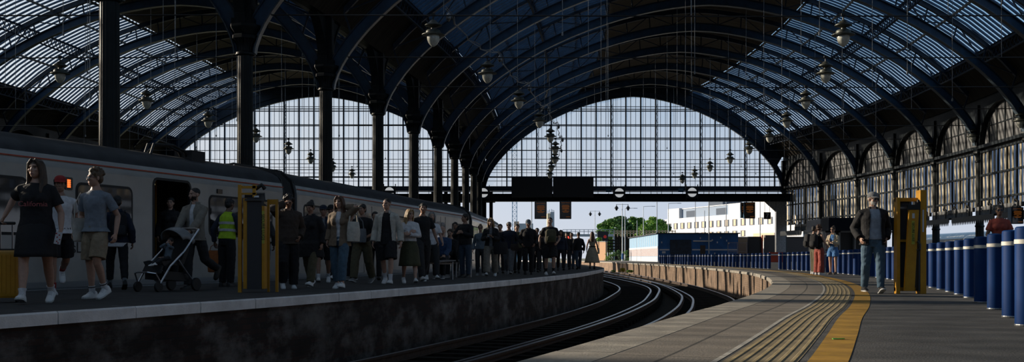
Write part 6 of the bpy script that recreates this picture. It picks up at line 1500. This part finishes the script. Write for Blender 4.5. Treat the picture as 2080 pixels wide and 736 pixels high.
b = MB(); b.loft([[(0, y, .4), (0, y, 1.7), (.1, y, 2.2), (.6, y, 2.65), (1.4, y, 2.8), (2.2, y, 2.65), (2.7, y, 2.2), (2.8, y, .4)] for y in (0, 46)]); b.build('body_shell', 'train_white', t, True, angle=35)
b = MB()
for i in range(10): b.span(-.02, .02, 1 + i * 4.5, 4.4 + i * 4.5, 1.0, 1.65)
b.build('window', 'train_glass', t); b = MB(); b.span(.1, 2.7, .2, 45.8, -.8, .4); b.build('underframe', 'train_under', t)
d = 8.1; b = MB(); rings = [[(x, y - .012 + .01 * math.sin(x * 30), .006), (x, y + .012 + .01 * math.sin(x * 30), .006), (x, y + .012, .012 + .02 * abs(x)), (x, y - .012, .012 + .02 * abs(x))] for x, y in ((-.045, .0), (-.02, .01), (.015, .0), (.045, .012))]
b.loft(rings); o = b.build('plastic_scrap', 'green_scrap', loc=(px(1679, d), d - .3, 0)); tag(o, 'bright green plastic scrap lying on the yellow line', 'litter')
SKY_STRENGTH = 1.0
SUN_ENERGY = 9.0
# ------------------------------------------------------------------ sky, sun, lens
w = bpy.data.worlds.new('World'); SC.world = w; w.use_nodes = True; nt = w.node_tree; bg = nt.nodes['Background']
SUN_AZ = math.atan2(-.93, .37); SUN_EL = R(16.5)
# clear evening sky: pale at the horizon, bluer overhead, whiter towards the sun
L = nt.links; tc = nt.nodes.new('ShaderNodeTexCoord'); sx = nt.nodes.new('ShaderNodeSeparateXYZ'); L.new(tc.outputs['Generated'], sx.inputs[0])
cr = nt.nodes.new('ShaderNodeValToRGB'); E = cr.color_ramp.elements
E[0].position = 0.0; E[0].color = (.62, .66, .75, 1); E[1].position = 1.0; E[1].color = (.18, .23, .31, 1)
q = E.new(.11); q.color = (.50, .62, .78, 1); q = E.new(.2); q.color = (.24, .42, .64, 1); q = E.new(.45); q.color = (.22, .38, .58, 1)
L.new(sx.outputs['Z'], cr.inputs['Fac'])
dp = nt.nodes.new('ShaderNodeVectorMath'); dp.operation = 'DOT_PRODUCT'; dp.inputs[1].default_value = (math.sin(SUN_AZ), math.cos(SUN_AZ), .1); L.new(tc.outputs['Generated'], dp.inputs[0])
mr = nt.nodes.new('ShaderNodeMapRange'); mr.inputs['From Min'].default_value = .25; mr.inputs['From Max'].default_value = 1.0; mr.inputs['To Min'].default_value = 0; mr.inputs['To Max'].default_value = .9; L.new(dp.outputs['Value'], mr.inputs['Value'])
mx = nt.nodes.new('ShaderNodeMix'); mx.data_type = 'RGBA'; L.new(mr.outputs['Result'], mx.inputs['Factor']); L.new(cr.outputs['Color'], mx.inputs['A']); mx.inputs['B'].default_value = (.92, .93, .93, 1)
L.new(mx.outputs['Result'], bg.inputs['Color']); bg.inputs['Strength'].default_value = SKY_STRENGTH
sd = bpy.data.lights.new('sun', 'SUN'); sd.energy = SUN_ENERGY; sd.color = (1.0, .84, .66); sd.angle = R(.6)
so = bpy.data.objects.new('sun', sd); COL.objects.link(so)
sv = Vector((math.sin(SUN_AZ) * math.cos(SUN_EL), math.cos(SUN_AZ) * math.cos(SUN_EL), math.sin(SUN_EL))); so.rotation_euler = sv.to_track_quat('Z', 'Y').to_euler(); so.location = (-30, 40, 40)
cam = bpy.data.cameras.new('camera'); cam.sensor_width = 36; cam.sensor_fit = 'HORIZONTAL'; cam.lens = 36 * F / 2080; cam.shift_y = (YH - 368) / 2080; cam.clip_end = 3000; cam.clip_start = .05
co = bpy.data.objects.new('camera', cam); COL.objects.link(co); co.location = (0, 0, HC); co.rotation_euler = (R(90), 0, 0); SC.camera = co
SC.view_settings.view_transform = 'Standard'; SC.view_settings.look = 'None'; SC.view_settings.gamma = 1; SC.view_settings.use_curve_mapping = False; SC.view_settings.exposure = 0.0
SC.cycles.max_bounces = 8; SC.cycles.transparent_max_bounces = 16; SC.cycles.diffuse_bounces = 4; SC.cycles.glossy_bounces = 3; SC.cycles.use_denoising = True
